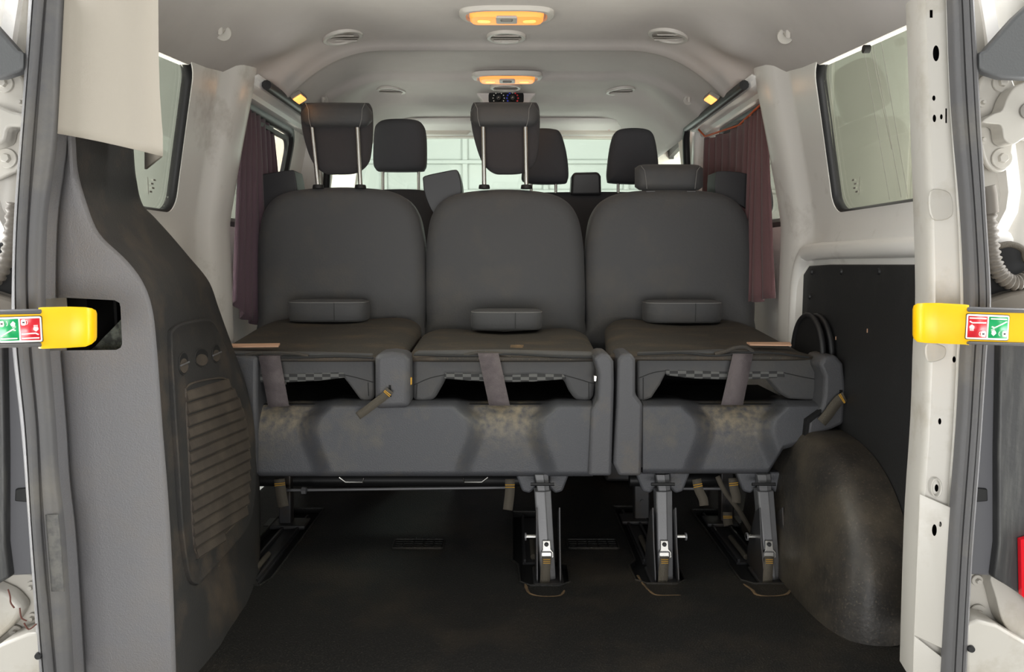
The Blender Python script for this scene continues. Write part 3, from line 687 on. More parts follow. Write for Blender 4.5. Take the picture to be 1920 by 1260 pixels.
# ================================================================== left quarter trim
CR = stab([(240, 134), (262, 137), (320, 141), (380, 157), (440, 182), (490, 233), (530, 263), (580, 281), (660, 290), (800, 300), (950, 312), (1100, 320), (1300, 327)])
SI = stab([(240, 246), (300, 250), (330, 253), (380, 264), (407, 288), (440, 318), (480, 352), (527, 390), (575, 408), (620, 424), (680, 446), (740, 466), (800, 478), (900, 486), (1050, 487), (1120, 484), (1160, 458), (1210, 432), (1300, 400)])
DC = 1.26
DSI = [(240, 1.40), (330, 1.44), (407, 1.52), (480, 1.62), (575, 1.72), (680, 1.80), (800, 1.84), (1050, 1.85), (1120, 1.70), (1160, 1.58), (1210, 1.47), (1300, 1.36)]
def SD(px, py, off=0.0):
    """point on the inner side face of the trim"""
    t = (px - interp(CR, py)) / (interp(SI, py) - interp(CR, py))
    ds = interp(DSI, py); d_ = 1 / ((1 - t) / DC + t / ds)
    p = P(px, py, d_)
    return p + V((1, -0.12, 0.05)).normalized() * off
qt = thing('quarter_trim', 'tall grey plastic trim panel on the left with louvred dark inner face', 'trim panel', (-0.66, 1.3, 0))
m = MB(); rows = []
yy = [242 + 11 * k for k in range(97)]
for y in yy:
    xl = interp(LI, y) - 10; xc = interp(CR, y); a = P(xl, y, 1.215); g1 = xl + 10 + (115 - 85) * 1.0
    row = [a, P(xl + 14, y, 1.222), P(xl + 30, y, 1.242), P(xl + 40, y, 1.258), P(min(xl + 52, xc - 6), y, 1.250)]
    x0 = min(xl + 52, xc - 6)
    for t in (0.25, 0.5, 0.75): row.append(P(x0 + (xc - 5 - x0) * t, y, 1.25))
    row += [P(xc - 5, y, 1.2515), P(xc - 1.5, y, 1.255), P(xc, y, DC)]
    rows.append(row)
m.grid(rows); fp = m.build('face_panel', 'face', qt, solid=0.004, soff=1, sharp=60)
hl = [(60, 562), (120, 558), (215, 563), (224, 568), (226, 576), (229, 645), (226, 652), (218, 656), (130, 657), (60, 658)]
cut(fp, MB().loft([PL(hl, 1.1), PL(hl, 1.4)]), 'void'); fp.name = 'face_panel'
m = MB(); rows = []
for y in [242 + 9 * k for k in range(118)]:
    xc, xs_ = interp(CR, y), interp(SI, y); e1 = SD(xs_, y)
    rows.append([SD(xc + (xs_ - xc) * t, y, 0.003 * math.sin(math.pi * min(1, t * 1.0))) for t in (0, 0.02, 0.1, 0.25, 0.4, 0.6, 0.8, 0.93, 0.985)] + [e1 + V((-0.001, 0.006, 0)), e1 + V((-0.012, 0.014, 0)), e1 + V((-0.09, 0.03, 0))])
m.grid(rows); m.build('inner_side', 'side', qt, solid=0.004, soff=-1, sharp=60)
# black sheet standing in for shade inside the strap opening, bracket and felt
MB().box((-0.80, 1.40, 0.66), (0.20, 0.005, 0.22)).build('opening_shade', 'void', qt)
MB().plate(PL([(60, 556), (124, 556), (126, 585), (124, 662), (60, 662)], 1.268), (0, 0.003, 0)).build('opening_bracket', 'white_dull', qt, bevel=0.002)
MB().plate(PL(rounded([(245, 590), (245, 670), (160, 670), (180, 648), (205, 622)]), 1.30), (0, 0.01, 0)).build('felt_pad', 'carpet', qt, label='grey felt seen inside the opening')
# inset vent plate
INS = [(312, 640), (317, 615), (340, 603), (377, 597), (392, 602), (402, 618), (427, 668), (455, 730), (470, 790), (474, 860), (473, 930), (462, 985), (432, 1025), (375, 1088), (362, 1096), (347, 1080), (334, 1000), (326, 880), (318, 760)]
ins = spl(INS, 5, True)
m = MB(); cen = (395, 800)
ring = lambda k, off: [SD(cen[0] + (x - cen[0]) * k, cen[1] + (y - cen[1]) * k, off) for x, y in ins]
m.loft([ring(1.0, 0.0), ring(0.995, 0.008), ring(0.975, 0.0095), ring(0.955, 0.006), ring(0.80, 0.0055), ring(0.4, 0.0055), ring(0.05, 0.0055)], caps=True)
vp = m.build('vent_plate', 'side', qt, sharp=50)
LV = [(342, 745), (343, 728), (360, 717), (410, 709), (424, 720), (446, 760), (459, 818), (462, 870), (458, 945), (448, 968), (378, 1040), (366, 1040), (357, 1020), (350, 900)]
lv = spl(LV, 5, True)
MB().tube([SD(x, y, 0.006) for x, y in lv], 0.0022, 8, closed=True).build('vent_rim', 'slat', vp)
# slats: clipped between left and right borders of the louvre field
def span(y0, slope):
    xs_ = []
    for (xa, ya), (xb, yb) in zip(lv, lv[1:] + lv[:1]):
        fa = ya - (y0 - slope * (xa - 345)); fb = yb - (y0 - slope * (xb - 345))
        if fa * fb < 0: xs_.append(xa + (xb - xa) * fa / (fa - fb))
    return (min(xs_), max(xs_)) if len(xs_) >= 2 else None
y = 742.0; k = 0
while y < 1100:
    sl = 0.30 + 0.36 * (y - 742) / 340
    sp = span(y, sl)
    if sp and sp[1] - sp[0] > 8:
        h_ = 21.0
        m = MB(); rows = []
        for t in (0, 0.33, 0.66, 1):
            x = sp[0] + (sp[1] - sp[0]) * t; yb = y - sl * (x - 345)
            rows.append([SD(x, yb - h_ * 0.42, 0.0055), SD(x, yb - h_ * 0.3, 0.0085), SD(x, yb + h_ * 0.35, 0.0125), SD(x, yb + h_ * 0.5, 0.0105), SD(x, yb + h_ * 0.5, 0.0055)])
        m.loft(rows).build('louvre', 'slat', vp, sharp=30)
    y += 23.5; k += 1
# three round openings, their inner shade painted as black discs
for i, (x, y, a, b) in enumerate(((338, 682, 9, 21), (372, 671, 13, 17), (400, 663, 7.5, 17))):
    el = [(x + a * math.cos(t), y + b * math.sin(t)) for t in [2 * math.pi * j / 24 for j in range(24)]]
    q = MB().loft([[SD(u, v_, 0.0056) for u, v_ in el], [SD(u, v_, 0.0068) for u, v_ in el]]).build('round_opening', 'void', vp)
    MB().tube([SD(u, v_, 0.0065) for u, v_ in el], 0.001, 6, closed=True).build('opening_rim', 'side', q)
    MB().loft([[SD(x + (u - x) * 0.85, y + 4 + (v_ - y) * 0.65, o_) for u, v_ in el] for o_ in (0.0066, 0.0075)]).build('metal_inside', 'slat', q)
    if i != 1: MB().tube([SD(x - 8, y + 4, 0.009), SD(x + 5, y - 3, 0.012)], 0.0016, 8).build('rod', 'steel', q)
# scratches on the face
MB().tube([P(x, y, 1.2475) for x, y in ((152, 770), (180, 773), (230, 788), (270, 805))], 0.0007, 6).build('scratch', 'stitch', qt)
# beige upper cover
bc = thing('pillar_cover', 'cream plastic upper pillar cover above the grey left trim', 'cover', tuple(P(200, 240, 1.25)))
m = MB(); rows = []
BT = [(-20, 113, 292), (100, 108, 293), (170, 104, 295), (230, 101, 299), (252, 100, 301)]
def bcx(y):
    return interp([(a, b) for a, b, c_ in BT], y), interp([(a, c_) for a, b, c_ in BT], y)
for k in range(16):
    t = k / 15
    row = []
    for u in (0, 0.04, 0.2, 0.28, 0.45, 0.65, 0.85, 0.96, 1.0):
        ytop = -20; yb = 249 + (293 - 249) * (u * 0.75 + 0.25 * u * u)
        y = ytop + (yb - ytop) * t; xl, xr = bcx(y); d_ = 1.205 if u < 0.1 else (1.196 if u > 0.27 else 1.20)
        d_ += 0.015 * max(0, u - 0.85) / 0.15
        row.append(P(xl - 2 + (xr - xl + 2) * u, y, d_))
    xr = bcx(y)[1]; yb = y
    row.append(P(xr - 2, y + 1, 1.235)); row.append(P(xr - 30, y + (24 if k == 15 else 4), 1.33)); rows.append(row)
m.grid(rows); m.build('cover_shell', 'beige', bc, solid=0.004, soff=1, sharp=60)
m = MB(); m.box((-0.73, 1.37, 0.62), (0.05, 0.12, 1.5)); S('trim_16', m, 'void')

# ================================================================== ceiling fittings
def on_ceil(px, py):
    lo, hi = 1.25, 3.6
    best = None
    for k in range(400):
        d_ = lo + (hi - lo) * k / 399; p = P(px, py, d_); g = p.z - cz(p.x, d_)
        if g > 0: return p
        best = p
    return best
def roof_lamp(px, py, lab):
    p = on_ceil(px, py); t = thing('roof_lamp', lab, 'lamp', tuple(p), 'lit amber roof lamps')
    base = selip(0.25, 0.125, 3.2, 40)
    m = MB(); m.loft([[p + V((x * k, y * k, z)) for x, y in base] for k, z in ((1.0, 0.004), (1.0, -0.006), (0.95, -0.012), (0.86, -0.013), (0.83, -0.008))]); m.build('bezel', 'vent', t)
    ln = rrect(0.195, 0.075, 0.02, 6)
    m = MB(); m.loft([[p + V((x * k, y * k, z)) for x, y in ln] for k, z in ((1.0, -0.008), (0.99, -0.016), (0.94, -0.021), (0.5, -0.0225))]); m.build('lens', 'amber', t)
    for s in (-1, 1):
        m = MB(); m.loft([[p + V((s * 0.06, 0, 0)) + V((x, y, z)) for x, y in rrect(0.034, 0.02, 0.009, 5)] for z in (-0.021, -0.0235)]); m.build('bright_spot', 'amber_hot', t)
    m = MB(); m.plate([p + V((x, y - 0.012, -0.018)) for x, y in rrect(0.056, 0.052, 0.006, 4)], (0, 0, -0.007)); sw = m.build('switch', 'vent', t, bevel=0.002)
    MB().tube([p + V((x, -0.022 + y, -0.026)) for x, y in rrect(0.03, 0.016, 0.004, 4)], 0.0012, 6, closed=True).build('switch_outline', 'ventdark', sw)
    l = bpy.data.lights.new('lamp_bulb', 'AREA'); l.shape = 'RECTANGLE'; l.size = 0.18; l.size_y = 0.06; l.energy = 0.3; l.color = (1, 0.6, 0.28)
    lo = bpy.data.objects.new('lamp_bulb', l); COL.objects.link(lo); lo.location = (0, 0, -0.03); lo.parent = t
    return t
roof_lamp(950, 24, 'larger nearer amber roof lamp glowing at top centre of the ceiling')
roof_lamp(951, 142, 'farther amber roof lamp glowing above the climate knobs')
def vent(px, py, lab):
    p = on_ceil(px, py); t = thing('ceiling_vent', lab, 'vent', tuple(p), 'round ceiling air vents')
    e = 0.012; tilt = (cz(p.x + e, p.y) - cz(p.x - e, p.y)) / (2 * e)
    m = MB(); m.loft([[p + V((k * 0.058 * math.cos(a), k * 0.058 * math.sin(a), z + tilt * k * 0.058 * math.cos(a))) for a in [2 * math.pi * j / 32 for j in range(32)]] for k, z in ((1, 0.004), (1, -0.004), (0.95, -0.009), (0.80, -0.009), (0.76, -0.003), (0.1, -0.002))]); m.build('vent_ring', 'vent', t)
    for j, oy in enumerate((-0.024, 0.0, 0.024)):
        hw = math.sqrt(0.044 ** 2 - oy ** 2)
        MB().box(p + V((0, oy, -0.006)), (2 * hw, 0.016, 0.003), rot=Matrix.Rotation(0.5, 3, 'X')).build('vane', 'vent' if j != 1 else 'ventdark', t, bevel=0.001)
    return t
for px, py, lab in ((643, 67, 'near left round ceiling vent'), (949, 67, 'near middle round ceiling vent behind the large roof lamp'), (1253, 65, 'near right round ceiling vent'),
                    (733, 168, 'far left small round ceiling vent'), (948, 162, 'far middle round ceiling vent between roof lamp and climate knobs'), (1164, 168, 'far right small round ceiling vent')): vent(px, py, lab)
def hook(px, py, sc, lab):
    p = on_ceil(px, py); t = thing('coat_hook', lab, 'hook', tuple(p)); s = 1 if p.x > 0 else -1
    m = MB(); m.disc(p + V((0, 0.002, 0.0)), (-s * 0.4, -0.7, -0.5), 0.020 * sc, 0.006, 24, r2=0.018 * sc); m.build('hook_base', 'vent', t)
    q = p + V((-s * 0.004, -0.006, -0.006))
    m = MB(); m.tube([q + V((0, 0, 0.010)) * sc, q + V((0, -0.008, 0.004)) * sc, q + V((0, -0.018, -0.004)) * sc, q + V((0, -0.016, 0.010)) * sc], 0.0055 * sc, 10); m.build('hook_arm', 'vent', t)
hook(417, 60, 1.0, 'left coat hook in the ceiling corner above the left rear window')
hook(1474, 66, 1.0, 'right coat hook in the ceiling corner above the right rear window')
hook(606, 187, 0.9, 'small far coat hook in the left roof edge above the raised headrest')
hook(1291, 187, 0.9, 'small far coat hook in the right roof edge beside the lit lamp')
for s, px, py, lab in ((-1, 560, 182, 'small lit amber courtesy lamp on the left roof edge'), (1, 1334, 183, 'small lit amber courtesy lamp on the right roof edge')):
    p = P(px, py, 2.36); p = on_ceil(px, py) if abs(p.x) < 0.6 else p
    t = thing('courtesy_lamp', lab, 'lamp', tuple(p), 'small side courtesy lamps')
    R_ = Matrix.Rotation(s * 0.55, 3, 'Y')
    MB().box(p, (0.034, 0.075, 0.012), rot=R_).build('lamp_body', 'ventdark', t, bevel=0.003)
    MB().box(p + V((-s * 0.003, -0.002, -0.006)), (0.028, 0.062, 0.008), rot=R_).build('lens', 'amber_hot', t, bevel=0.003)
    l = bpy.data.lights.new('lamp_bulb', 'POINT'); l.energy = 0.06; l.color = (1, 0.5, 0.2); l.shadow_soft_size = 0.02
    lo = bpy.data.objects.new('lamp_bulb', l); COL.objects.link(lo); lo.location = (-s * 0.02, -0.03, -0.035); lo.parent = t
# climate control pod
p0 = P(949, 184, 3.02)
t = thing('climate_panel', 'black climate control pod with two knobs under the ceiling', 'control panel', tuple(p0))
MB().plate(PL(rounded([(893, 172), (912, 168), (986, 168), (1006, 172), (996, 186), (984, 196), (914, 196), (903, 186)], 3), 3.03), (0, 0.12, 0)).build('pod', 'head', t, bevel=0.008)
MB().plate([P(949 + x, 183 + y, 3.025) for x, y in rrect(66, 25, 8, 5)], (0, 0.02, 0)).build('face_plate', 'void', t, bevel=0.003)
for kx, ring_ in ((935, False), (961, True)):
    c0 = P(kx, 184, 3.02)
    kb = MB().disc(c0, (0, -1, 0), 0.012, 0.012, 20, r2=0.009).build('knob', 'black', t)
    MB().disc(c0 + V((0, -0.012, 0)), (0, -1, 0), 0.005, 0.004, 12, r2=0.002).build('knob_tip', 'chrome', kb)
    for j in range(9):
        a = math.radians(210 - 30 * j); q = P(kx + 10.5 * math.cos(a), 184 - 10.5 * math.sin(a), 3.018)
        MB().disc(q, (0, -1, 0), 0.0035 if ring_ else 0.0022, 0.001, 8).build('knob_mark', ('blue' if j < 4 else 'red' if j > 4 else 'paper') if ring_ else 'paper', kb)
# sun visors
for a, b, lab in ((690, 884, 'left folded beige sun visor above the windscreen'), (940, 1200, 'right folded beige sun visor with warning sticker')):
    o_ = [(a, 226), (a + 6, 220), (b - 6, 221), (b, 228), (b - 1, 244), (b - 8, 252), (a + 6, 251), (a, 245)]
    t = thing('sun_visor', lab, 'sun visor', tuple(P((a + b) / 2, 236, 3.56)))
    MB().plate(PL(o_, 3.55), (0, 0.025, 0)).build('visor_board', 'visor', t, bevel=0.008)
    if b > 1000:
        MB().plate(PL([(1134, 234), (1181, 236), (1181, 245), (1133, 244)], 3.547), (0, 0.002, 0)).build('warning_sticker', 'paper', t)
        MB().plate(PL([(1134, 234), (1181, 236), (1181, 239.5), (1134, 238)], 3.546), (0, 0.002, 0)).build('sticker_band', mat('sticker_yellow', (236, 210, 90), 0.5), t)
        MB().tube([P(1142 + 5 * math.cos(k), 241.5 + 2.2 * math.sin(k), 3.545) for k in [2 * math.pi * j / 14 for j in range(14)]], 0.0012, 6, closed=True).build('sticker_ring', 'red', t)
t = thing('visor_clip', 'beige sun visor pivot clip at the right windscreen corner', 'clip', tuple(P(1200, 220, 3.5)))
MB().plate(PL(rounded([(1188, 206), (1198, 204), (1216, 222), (1210, 234), (1200, 226), (1187, 222)]), 3.5), (0, 0.03, 0)).build('clip_body', 'visor', t, bevel=0.006)

# ================================================================== front row seats
def headrest_plain(parent, out, d, posts, mt='seatfront', thick=0.09):
    m = MB(); pillow(m, PL(spl(out, 5, True), d), (0, 1, 0), rprof(thick, 0.03, 0.008))
    h_ = m.build('headrest', mt, parent, sharp=0)
    for x, y0, y1 in posts:
        MB().tube([P(x, y0, d), P(x, y1, d)], 0.006, 10).build('headrest_post', 'chrome', h_)
    return h_
t = thing('front_seat', 'dark driver seat headrest seen between the raised rear headrests', 'seat', (-0.42, 3.1, 0))
headrest_plain(t, [(703, 250), (709, 233), (728, 225), (772, 225), (792, 233), (799, 255), (800, 300), (797, 317), (785, 322), (718, 322), (705, 317), (701, 300)], 3.0, ((718, 318, 356), (785, 318, 356)))
m = MB(); pillow(m, PL(spl([(662, 420), (668, 375), (690, 360), (730, 356), (790, 357), (812, 366), (822, 400), (826, 600), (800, 640), (670, 640), (656, 600)], 5, True), 3.05), (0, 1, 0), rprof(0.12, 0.04, 0.01)); m.build('backrest', 'seatfront', t, sharp=0)
MB().box((-0.43, 3.18, 0.38), (0.46, 0.40, 0.12)).build('seat_cushion', 'seatfront', t, bevel=0.03); MB().box((-0.43, 3.18, 0.16), (0.36, 0.34, 0.32)).build('seat_base', 'steel_d', t, bevel=0.01)
t = thing('front_seat', 'dark two-place passenger bench behind the windscreen with two headrests', 'seat', (0.3, 3.1, 0))
headrest_plain(t, [(978, 320), (974, 290), (980, 262), (990, 247), (1010, 242), (1036, 243), (1050, 250), (1060, 280), (1065, 315), (1064, 338), (1052, 345), (985, 343)], 3.0, ((996, 342, 362), (1042, 342, 362)))
headrest_plain(t, [(1140, 300), (1146, 265), (1154, 248), (1172, 242), (1202, 242), (1220, 249), (1228, 270), (1233, 310), (1232, 338), (1222, 345), (1150, 344), (1138, 336)], 3.0, ((1159, 342, 362), (1212, 342, 362)))
m = MB(); pillow(m, PL(spl([(958, 420), (966, 378), (990, 364), (1060, 361), (1180, 361), (1232, 366), (1250, 384), (1258, 430), (1262, 600), (1240, 640), (980, 640), (955, 600)], 5, True), 3.05), (0, 1, 0), rprof(0.12, 0.04, 0.01)); m.build('backrest', 'seatfront', t, sharp=0)
MB().plate(PL([(1072, 330), (1076, 323), (1122, 322), (1127, 330), (1128, 366), (1070, 366)], 2.98), (0, 0.08, 0)).build('belt_box', 'boxp', t, bevel=0.01)
MB().box((0.30, 3.18, 0.38), (0.62, 0.40, 0.12)).build('seat_cushion', 'seatfront', t, bevel=0.03); MB().box((0.30, 3.18, 0.16), (0.5, 0.34, 0.32)).build('seat_base', 'steel_d', t, bevel=0.01)

# ================================================================== second row seats
D2 = 2.44
def row2(out, label, xc, belt=None, raised=None, lowered=None):
    t = thing('second_row_seat', label, 'seat', (xc, D2, 0.0), 'second row seats')
    m = MB(); o_ = spl(out, 5, True); pillow(m, PL(o_, D2), (0, 1, 0), rprof(0.13, 0.035, 0.012))
    m.build('backrest', 'vinyl', t, sharp=0)
    # piping seam around the back
    c = (sum(p[0] for p in o_) / len(o_), sum(p[1] for p in o_) / len(o_))
    wx0 = min(p[0] for p in out); wx1 = max(p[0] for p in out); cx = P((wx0 + wx1) / 2, 500, D2).x
    MB().box((cx, D2 + 0.27, 0.40), (0.44, 0.44, 0.13)).build('seat_cushion', 'vinyl', t, bevel=0.035)
    MB().box((cx, D2 + 0.25, 0.17), (0.36, 0.34, 0.33)).build('seat_base', 'steel_d', t, bevel=0.01)
    if belt:
        b = MB().plate(PL(rounded(belt, 3), D2 + 0.02), (0, 0.10, 0)).build('belt_box', 'boxp', t, bevel=0.014, seg=4, sharp=30)
    if raised:
        hx0, hx1, y0, y1, pa, pb, dx = raised
        body_ = [(hx0 + 4, y0 + 3), (hx0 + 20, y0 - 1), (hx1 - 20, y0 - 1), (hx1 - 3, y0 + 3), (hx1 + 1, y0 + 30), (hx1 - 1, y0 + 80), (hx1 - 8, y1 - 20), (hx1 - 30, y1 - 2), ((hx0 + hx1) / 2, y1 + 1), (hx0 + 42, y1 - 2), (hx0 + 22, y1 - 22), (hx0 + 8, y0 + 70), (hx0 + 1, y0 + 30)]
        m = MB(); pillow(m, PL(spl(body_, 5, True), D2 - 0.0), (0, 1, 0), rprof(0.06, 0.022, 0.006)); h_ = m.build('headrest', 'fabric', t, sharp=0)
        # upper roll wrapped over the top
        rows = []
        for k in range(13):
            u = k / 12; x = hx0 + (hx1 - hx0) * u; e = 1 - abs(2 * u - 1) ** 8; q = 0.4 + 0.6 * max(0, e) ** 0.4
            yt = y0 - 2 + 4 * (1 - q) * 2; yb = y0 + 45
            hh = (yb - yt); 
            rows.append([P(x, (yt + yb) / 2 + hh / 2 * q * math.copysign(abs(math.sin(a)) ** 0.6, math.sin(a)) * 1.0, D2 - 0.015 + 0.052 * q * math.copysign(abs(math.cos(a)) ** 0.7, math.cos(a))) for a in [2 * math.pi * j / 24 for j in range(24)]])
        MB().loft(rows).build('headrest_roll', 'vinyl', h_, sharp=0)
        for x in (hx0 + 14, hx1 - 20):
            sg = 1 if x < (hx0 + hx1) / 2 else -1
            MB().tube([P(x - 6 * sg, y0 - 1, D2 - 0.058), P(x - 1 * sg, y0 + 10, D2 - 0.068), P(x, y0 + 28, D2 - 0.068), P(x + 4 * sg, y0 + 43, D2 - 0.06)], 0.0011, 6).build('stitching', 'stitch', h_)
        for (xa, xb) in (pa, pb):
            a = P(xa, y0 + 44, D2 - 0.052); b = P(xb, 352, D2 - 0.045)
            MB().tube([a, b], 0.0068, 12).build('headrest_post', 'chrome', h_)
            MB().disc(P(xb, 354, D2 - 0.045), (0, 0, 1), 0.018, 0.012, 20, r2=0.016).build('post_collar', 'black', h_, bevel=0.002)
    if lowered:
        hx0, hx1, y0, y1 = lowered; rows = []
        for k in range(17):
            u = k / 16; x = hx0 + (hx1 - hx0) * u; e = 1 - abs(2 * u - 1) ** 6; q = 0.35 + 0.65 * max(0, e) ** 0.45
            rows.append([P(x, (y0 + y1) / 2 + (y1 - y0) / 2 * (0.55 + 0.45 * q) * math.copysign(abs(math.sin(a)) ** 0.55, math.sin(a)), D2 - 0.0 + 0.055 * q * math.copysign(abs(math.cos(a)) ** 0.7, math.cos(a))) for a in [2 * math.pi * j / 28 for j in range(28)]])
        h_ = MB().loft(rows).build('headrest', 'vinyl', t, sharp=0)
        for x in (hx0 + 20, hx1 - 12):
            sg = 1 if x < (hx0 + hx1) / 2 else -1
            MB().tube([P(x - 8 * sg, y0 + 3, D2 - 0.045), P(x - 1 * sg, y0 + 12, D2 - 0.056), P(x + 1 * sg, y0 + 28, D2 - 0.057), P(x + 3 * sg, y1 - 4, D2 - 0.05)], 0.0011, 6).build('stitching', 'stitch', h_)
        for x in (hx0 + 30, hx1 - 22): MB().tube([P(x - 8, y1 + 1, D2 - 0.05), P(x + 8, y1 + 1, D2 - 0.05)], 0.002, 8).build('post_clip', 'steel', h_)
    return t
def back(x0, x1, yt, yb):
    w_ = x1 - x0; 
    return [(x0 + 1, yb - 60), (x0, yt + 130), (x0 + 3, yt + 80), (x0 + 12, yt + 42), (x0 + 34, yt + 15), (x0 + 75, yt + 2), ((x0 + x1) / 2, yt - 3), (x1 - 75, yt + 2), (x1 - 34, yt + 17), (x1 - 12, yt + 45), (x1 - 2, yt + 85), (x1 + 2, yt + 135), (x1 + 3, yb - 60), (x1 - 10, yb), (x0 + 10, yb)]
row2(back(490, 797, 356, 660), 'left grey second row seatback with raised headrest and wide belt box', -0.51,
     belt=[(480, 340), (484, 329), (520, 322), (545, 319), (552, 324), (556, 366), (530, 372), (505, 388), (494, 400), (484, 372)], raised=(565, 698, 195, 326, (585, 597), (670, 676), 0))
row2(back(801, 1092, 360, 660), 'middle grey second row seatback with tall raised headrest', 0.0,
     belt=[(793, 340), (796, 330), (830, 322), (854, 318), (860, 324), (865, 345), (864, 366), (844, 376), (824, 394), (812, 400), (797, 368)], raised=(882, 1011, 194, 326, (906, 908), (985, 987), 0))
row2(back(1097, 1405, 360, 660), 'right grey second row seatback with lowered headrest', 0.51,
     belt=[(1342, 328), (1348, 321), (1380, 322), (1406, 328), (1416, 340), (1416, 362), (1402, 390), (1392, 386), (1370, 376), (1343, 366)], lowered=(1190, 1318, 308, 358))

# ================================================================== third row: folded seats
def folded(parent, xl0, xr0, xl1, xr1, dn, df, zn, zf, lobes, head, name='folded_backrest'):
    """near edge d=dn (xl0..xr0), far edge d=df (xl1..xr1)"""
    rows = []; n = 18; T = 0.062
    def zt(x, u): return 0
    for k in range(n + 1):
        u = k / n; d_ = dn + (df - dn) * u
        xl = xl0 + (xl1 - xl0) * u; xr = xr0 + (xr1 - xr0) * u
        # rounded plan corners at the far end, tight ones at the near end
        e = 1 - (max(0, u - 0.72) / 0.28) ** 2.6 * 0.22
        cx_ = (xl + xr) / 2; hw = (xr - xl) / 2 * e
        z0 = zn + (zf - zn) * u; th = T
        if u < 0.12: th = 0.012 if u < 0.05 else (0.03 if u < 0.1 else T); z0 -= 0.004 * (1 - u / 0.12) ** 2
        if u > 0.9: q = (u - 0.9) / 0.1; th *= 1 - 0.45 * q * q; z0 -= 0.018 * q * q
        ring = []
        for a, b in selip(2, 2, 5.5, 56):
            x = cx_ + a * hw; z = z0 - th / 2 + b * th / 2
            if b > 0:
                v = a
                z += lobes * (abs(v) ** 2 * (1 - abs(v) ** 6) * 1.3) * u * b
                z += 0.0025 * math.sin(9 * x + 5 * d_) * b
            ring.append(V((x, d_, z)))
        rows.append(ring)
    first = [p.lerp(sum(rows[0], V()) / 56, 0.3) + V((0, -0.008, 0)) for p in rows[0]]
    last = [p.lerp(sum(rows[-1], V()) / 56, 0.3) + V((0, 0.012, 0)) for p in rows[-1]]
    fb = MB().loft([first] + rows + [last]).build(name, 'vinyl_d', parent, sharp=0)
    # small headrest lying at the far end
    hx0, hx1, y0, y1, dh = head
    cx_ = P((hx0 + hx1) / 2, y1, dh).x; w_ = (hx1 - hx0) * dh / F; zb = P(960, y1, dh - 0.05).z; ztp = P(960, y0, dh + 0.05).z + 0.008
    base = selip(w_, 0.125, 3.6, 44)
    m = MB(); m.loft([[V((cx_ + x * k, dh + y * k, zb + (ztp - zb) * z)) for x, y in base] for k, z in ((0.80, 0), (0.95, 0.02), (0.99, 0.12), (1.0, 0.4), (1.0, 0.7), (0.985, 0.88), (0.95, 0.95), (0.85, 0.99), (0.5, 1.01), (0.05, 1.02))])
    h_ = m.build('headrest', 'vinyl', fb, sharp=0)
    MB().tube([V((cx_ + x * 0.985, dh + y * 0.985, zb + (ztp - zb) * 0.9)) for x, y in base], 0.0012, 6, closed=True).build('piping', 'stitch', h_)
    MB().tube([V((cx_ + x * 0.97, dh + y * 0.97, zb + (ztp - zb) * 0.04)) for x, y in base], 0.0022, 6, closed=True).build('lower_piping', 'seam', h_)
    MB().tube([V((cx_ + w_ * 0.12, dh - 0.0635, zb + (ztp - zb) * z)) for z in (0.08, 0.5, 0.9)], 0.0007, 6).build('centre_seam', 'seam', h_)
    return fb
zP = lambda y, d_: P(960, y, d_).z
DN = 1.86
def cushion(parent, pts, chk, seams=(), d_=DN - 0.015):
    o = MB().plate(PL(pts, d_), (0, 0.045, 0)).build('seat_cushion', 'vinyl', parent, bevel=0.012, seg=4, sharp=50)
    xs_ = [p[0] for p in chk]
    m = MB(); m.plate(PL(chk, d_ - 0.002), (0, 0.03, 0)); m.build('checked_piping', 'check', o, bevel=0.003, label='checked cloth edge under the cushion')
    for sm_ in seams: MB().tube([P(x, y, d_ - 0.0005) for x, y in spl(sm_, 4)], 0.0011, 6).build('seam', 'seam', o)
    return o
def webbing(parent, a, b, c, e, d0, d1, name='belt'):
    """strip from top edge a-b to bottom edge c-e"""
    rows = []
    for t in (0, 0.08, 0.3, 0.6, 0.9, 1):
        l = (a[0] + (c[0] - a[0]) * t, a[1] + (c[1] - a[1]) * t); r = (b[0] + (e[0] - b[0]) * t, b[1] + (e[1] - b[1]) * t)
        d_ = d0 + (d1 - d0) * t - 0.006 * math.sin(math.pi * t)
        rows.append([P(*l, d_), P(*r, d_)])
    rows.append([rows[-1][0] + V((0, 0.03, -0.004)), rows[-1][1] + V((0, 0.03, -0.004))])
    rows.insert(0, [rows[0][0] + V((0, 0.05, 0.0)), rows[0][1] + V((0, 0.05, 0.0))])
    return MB().grid(rows).build(name, 'web', parent, solid=0.0016, sharp=0)
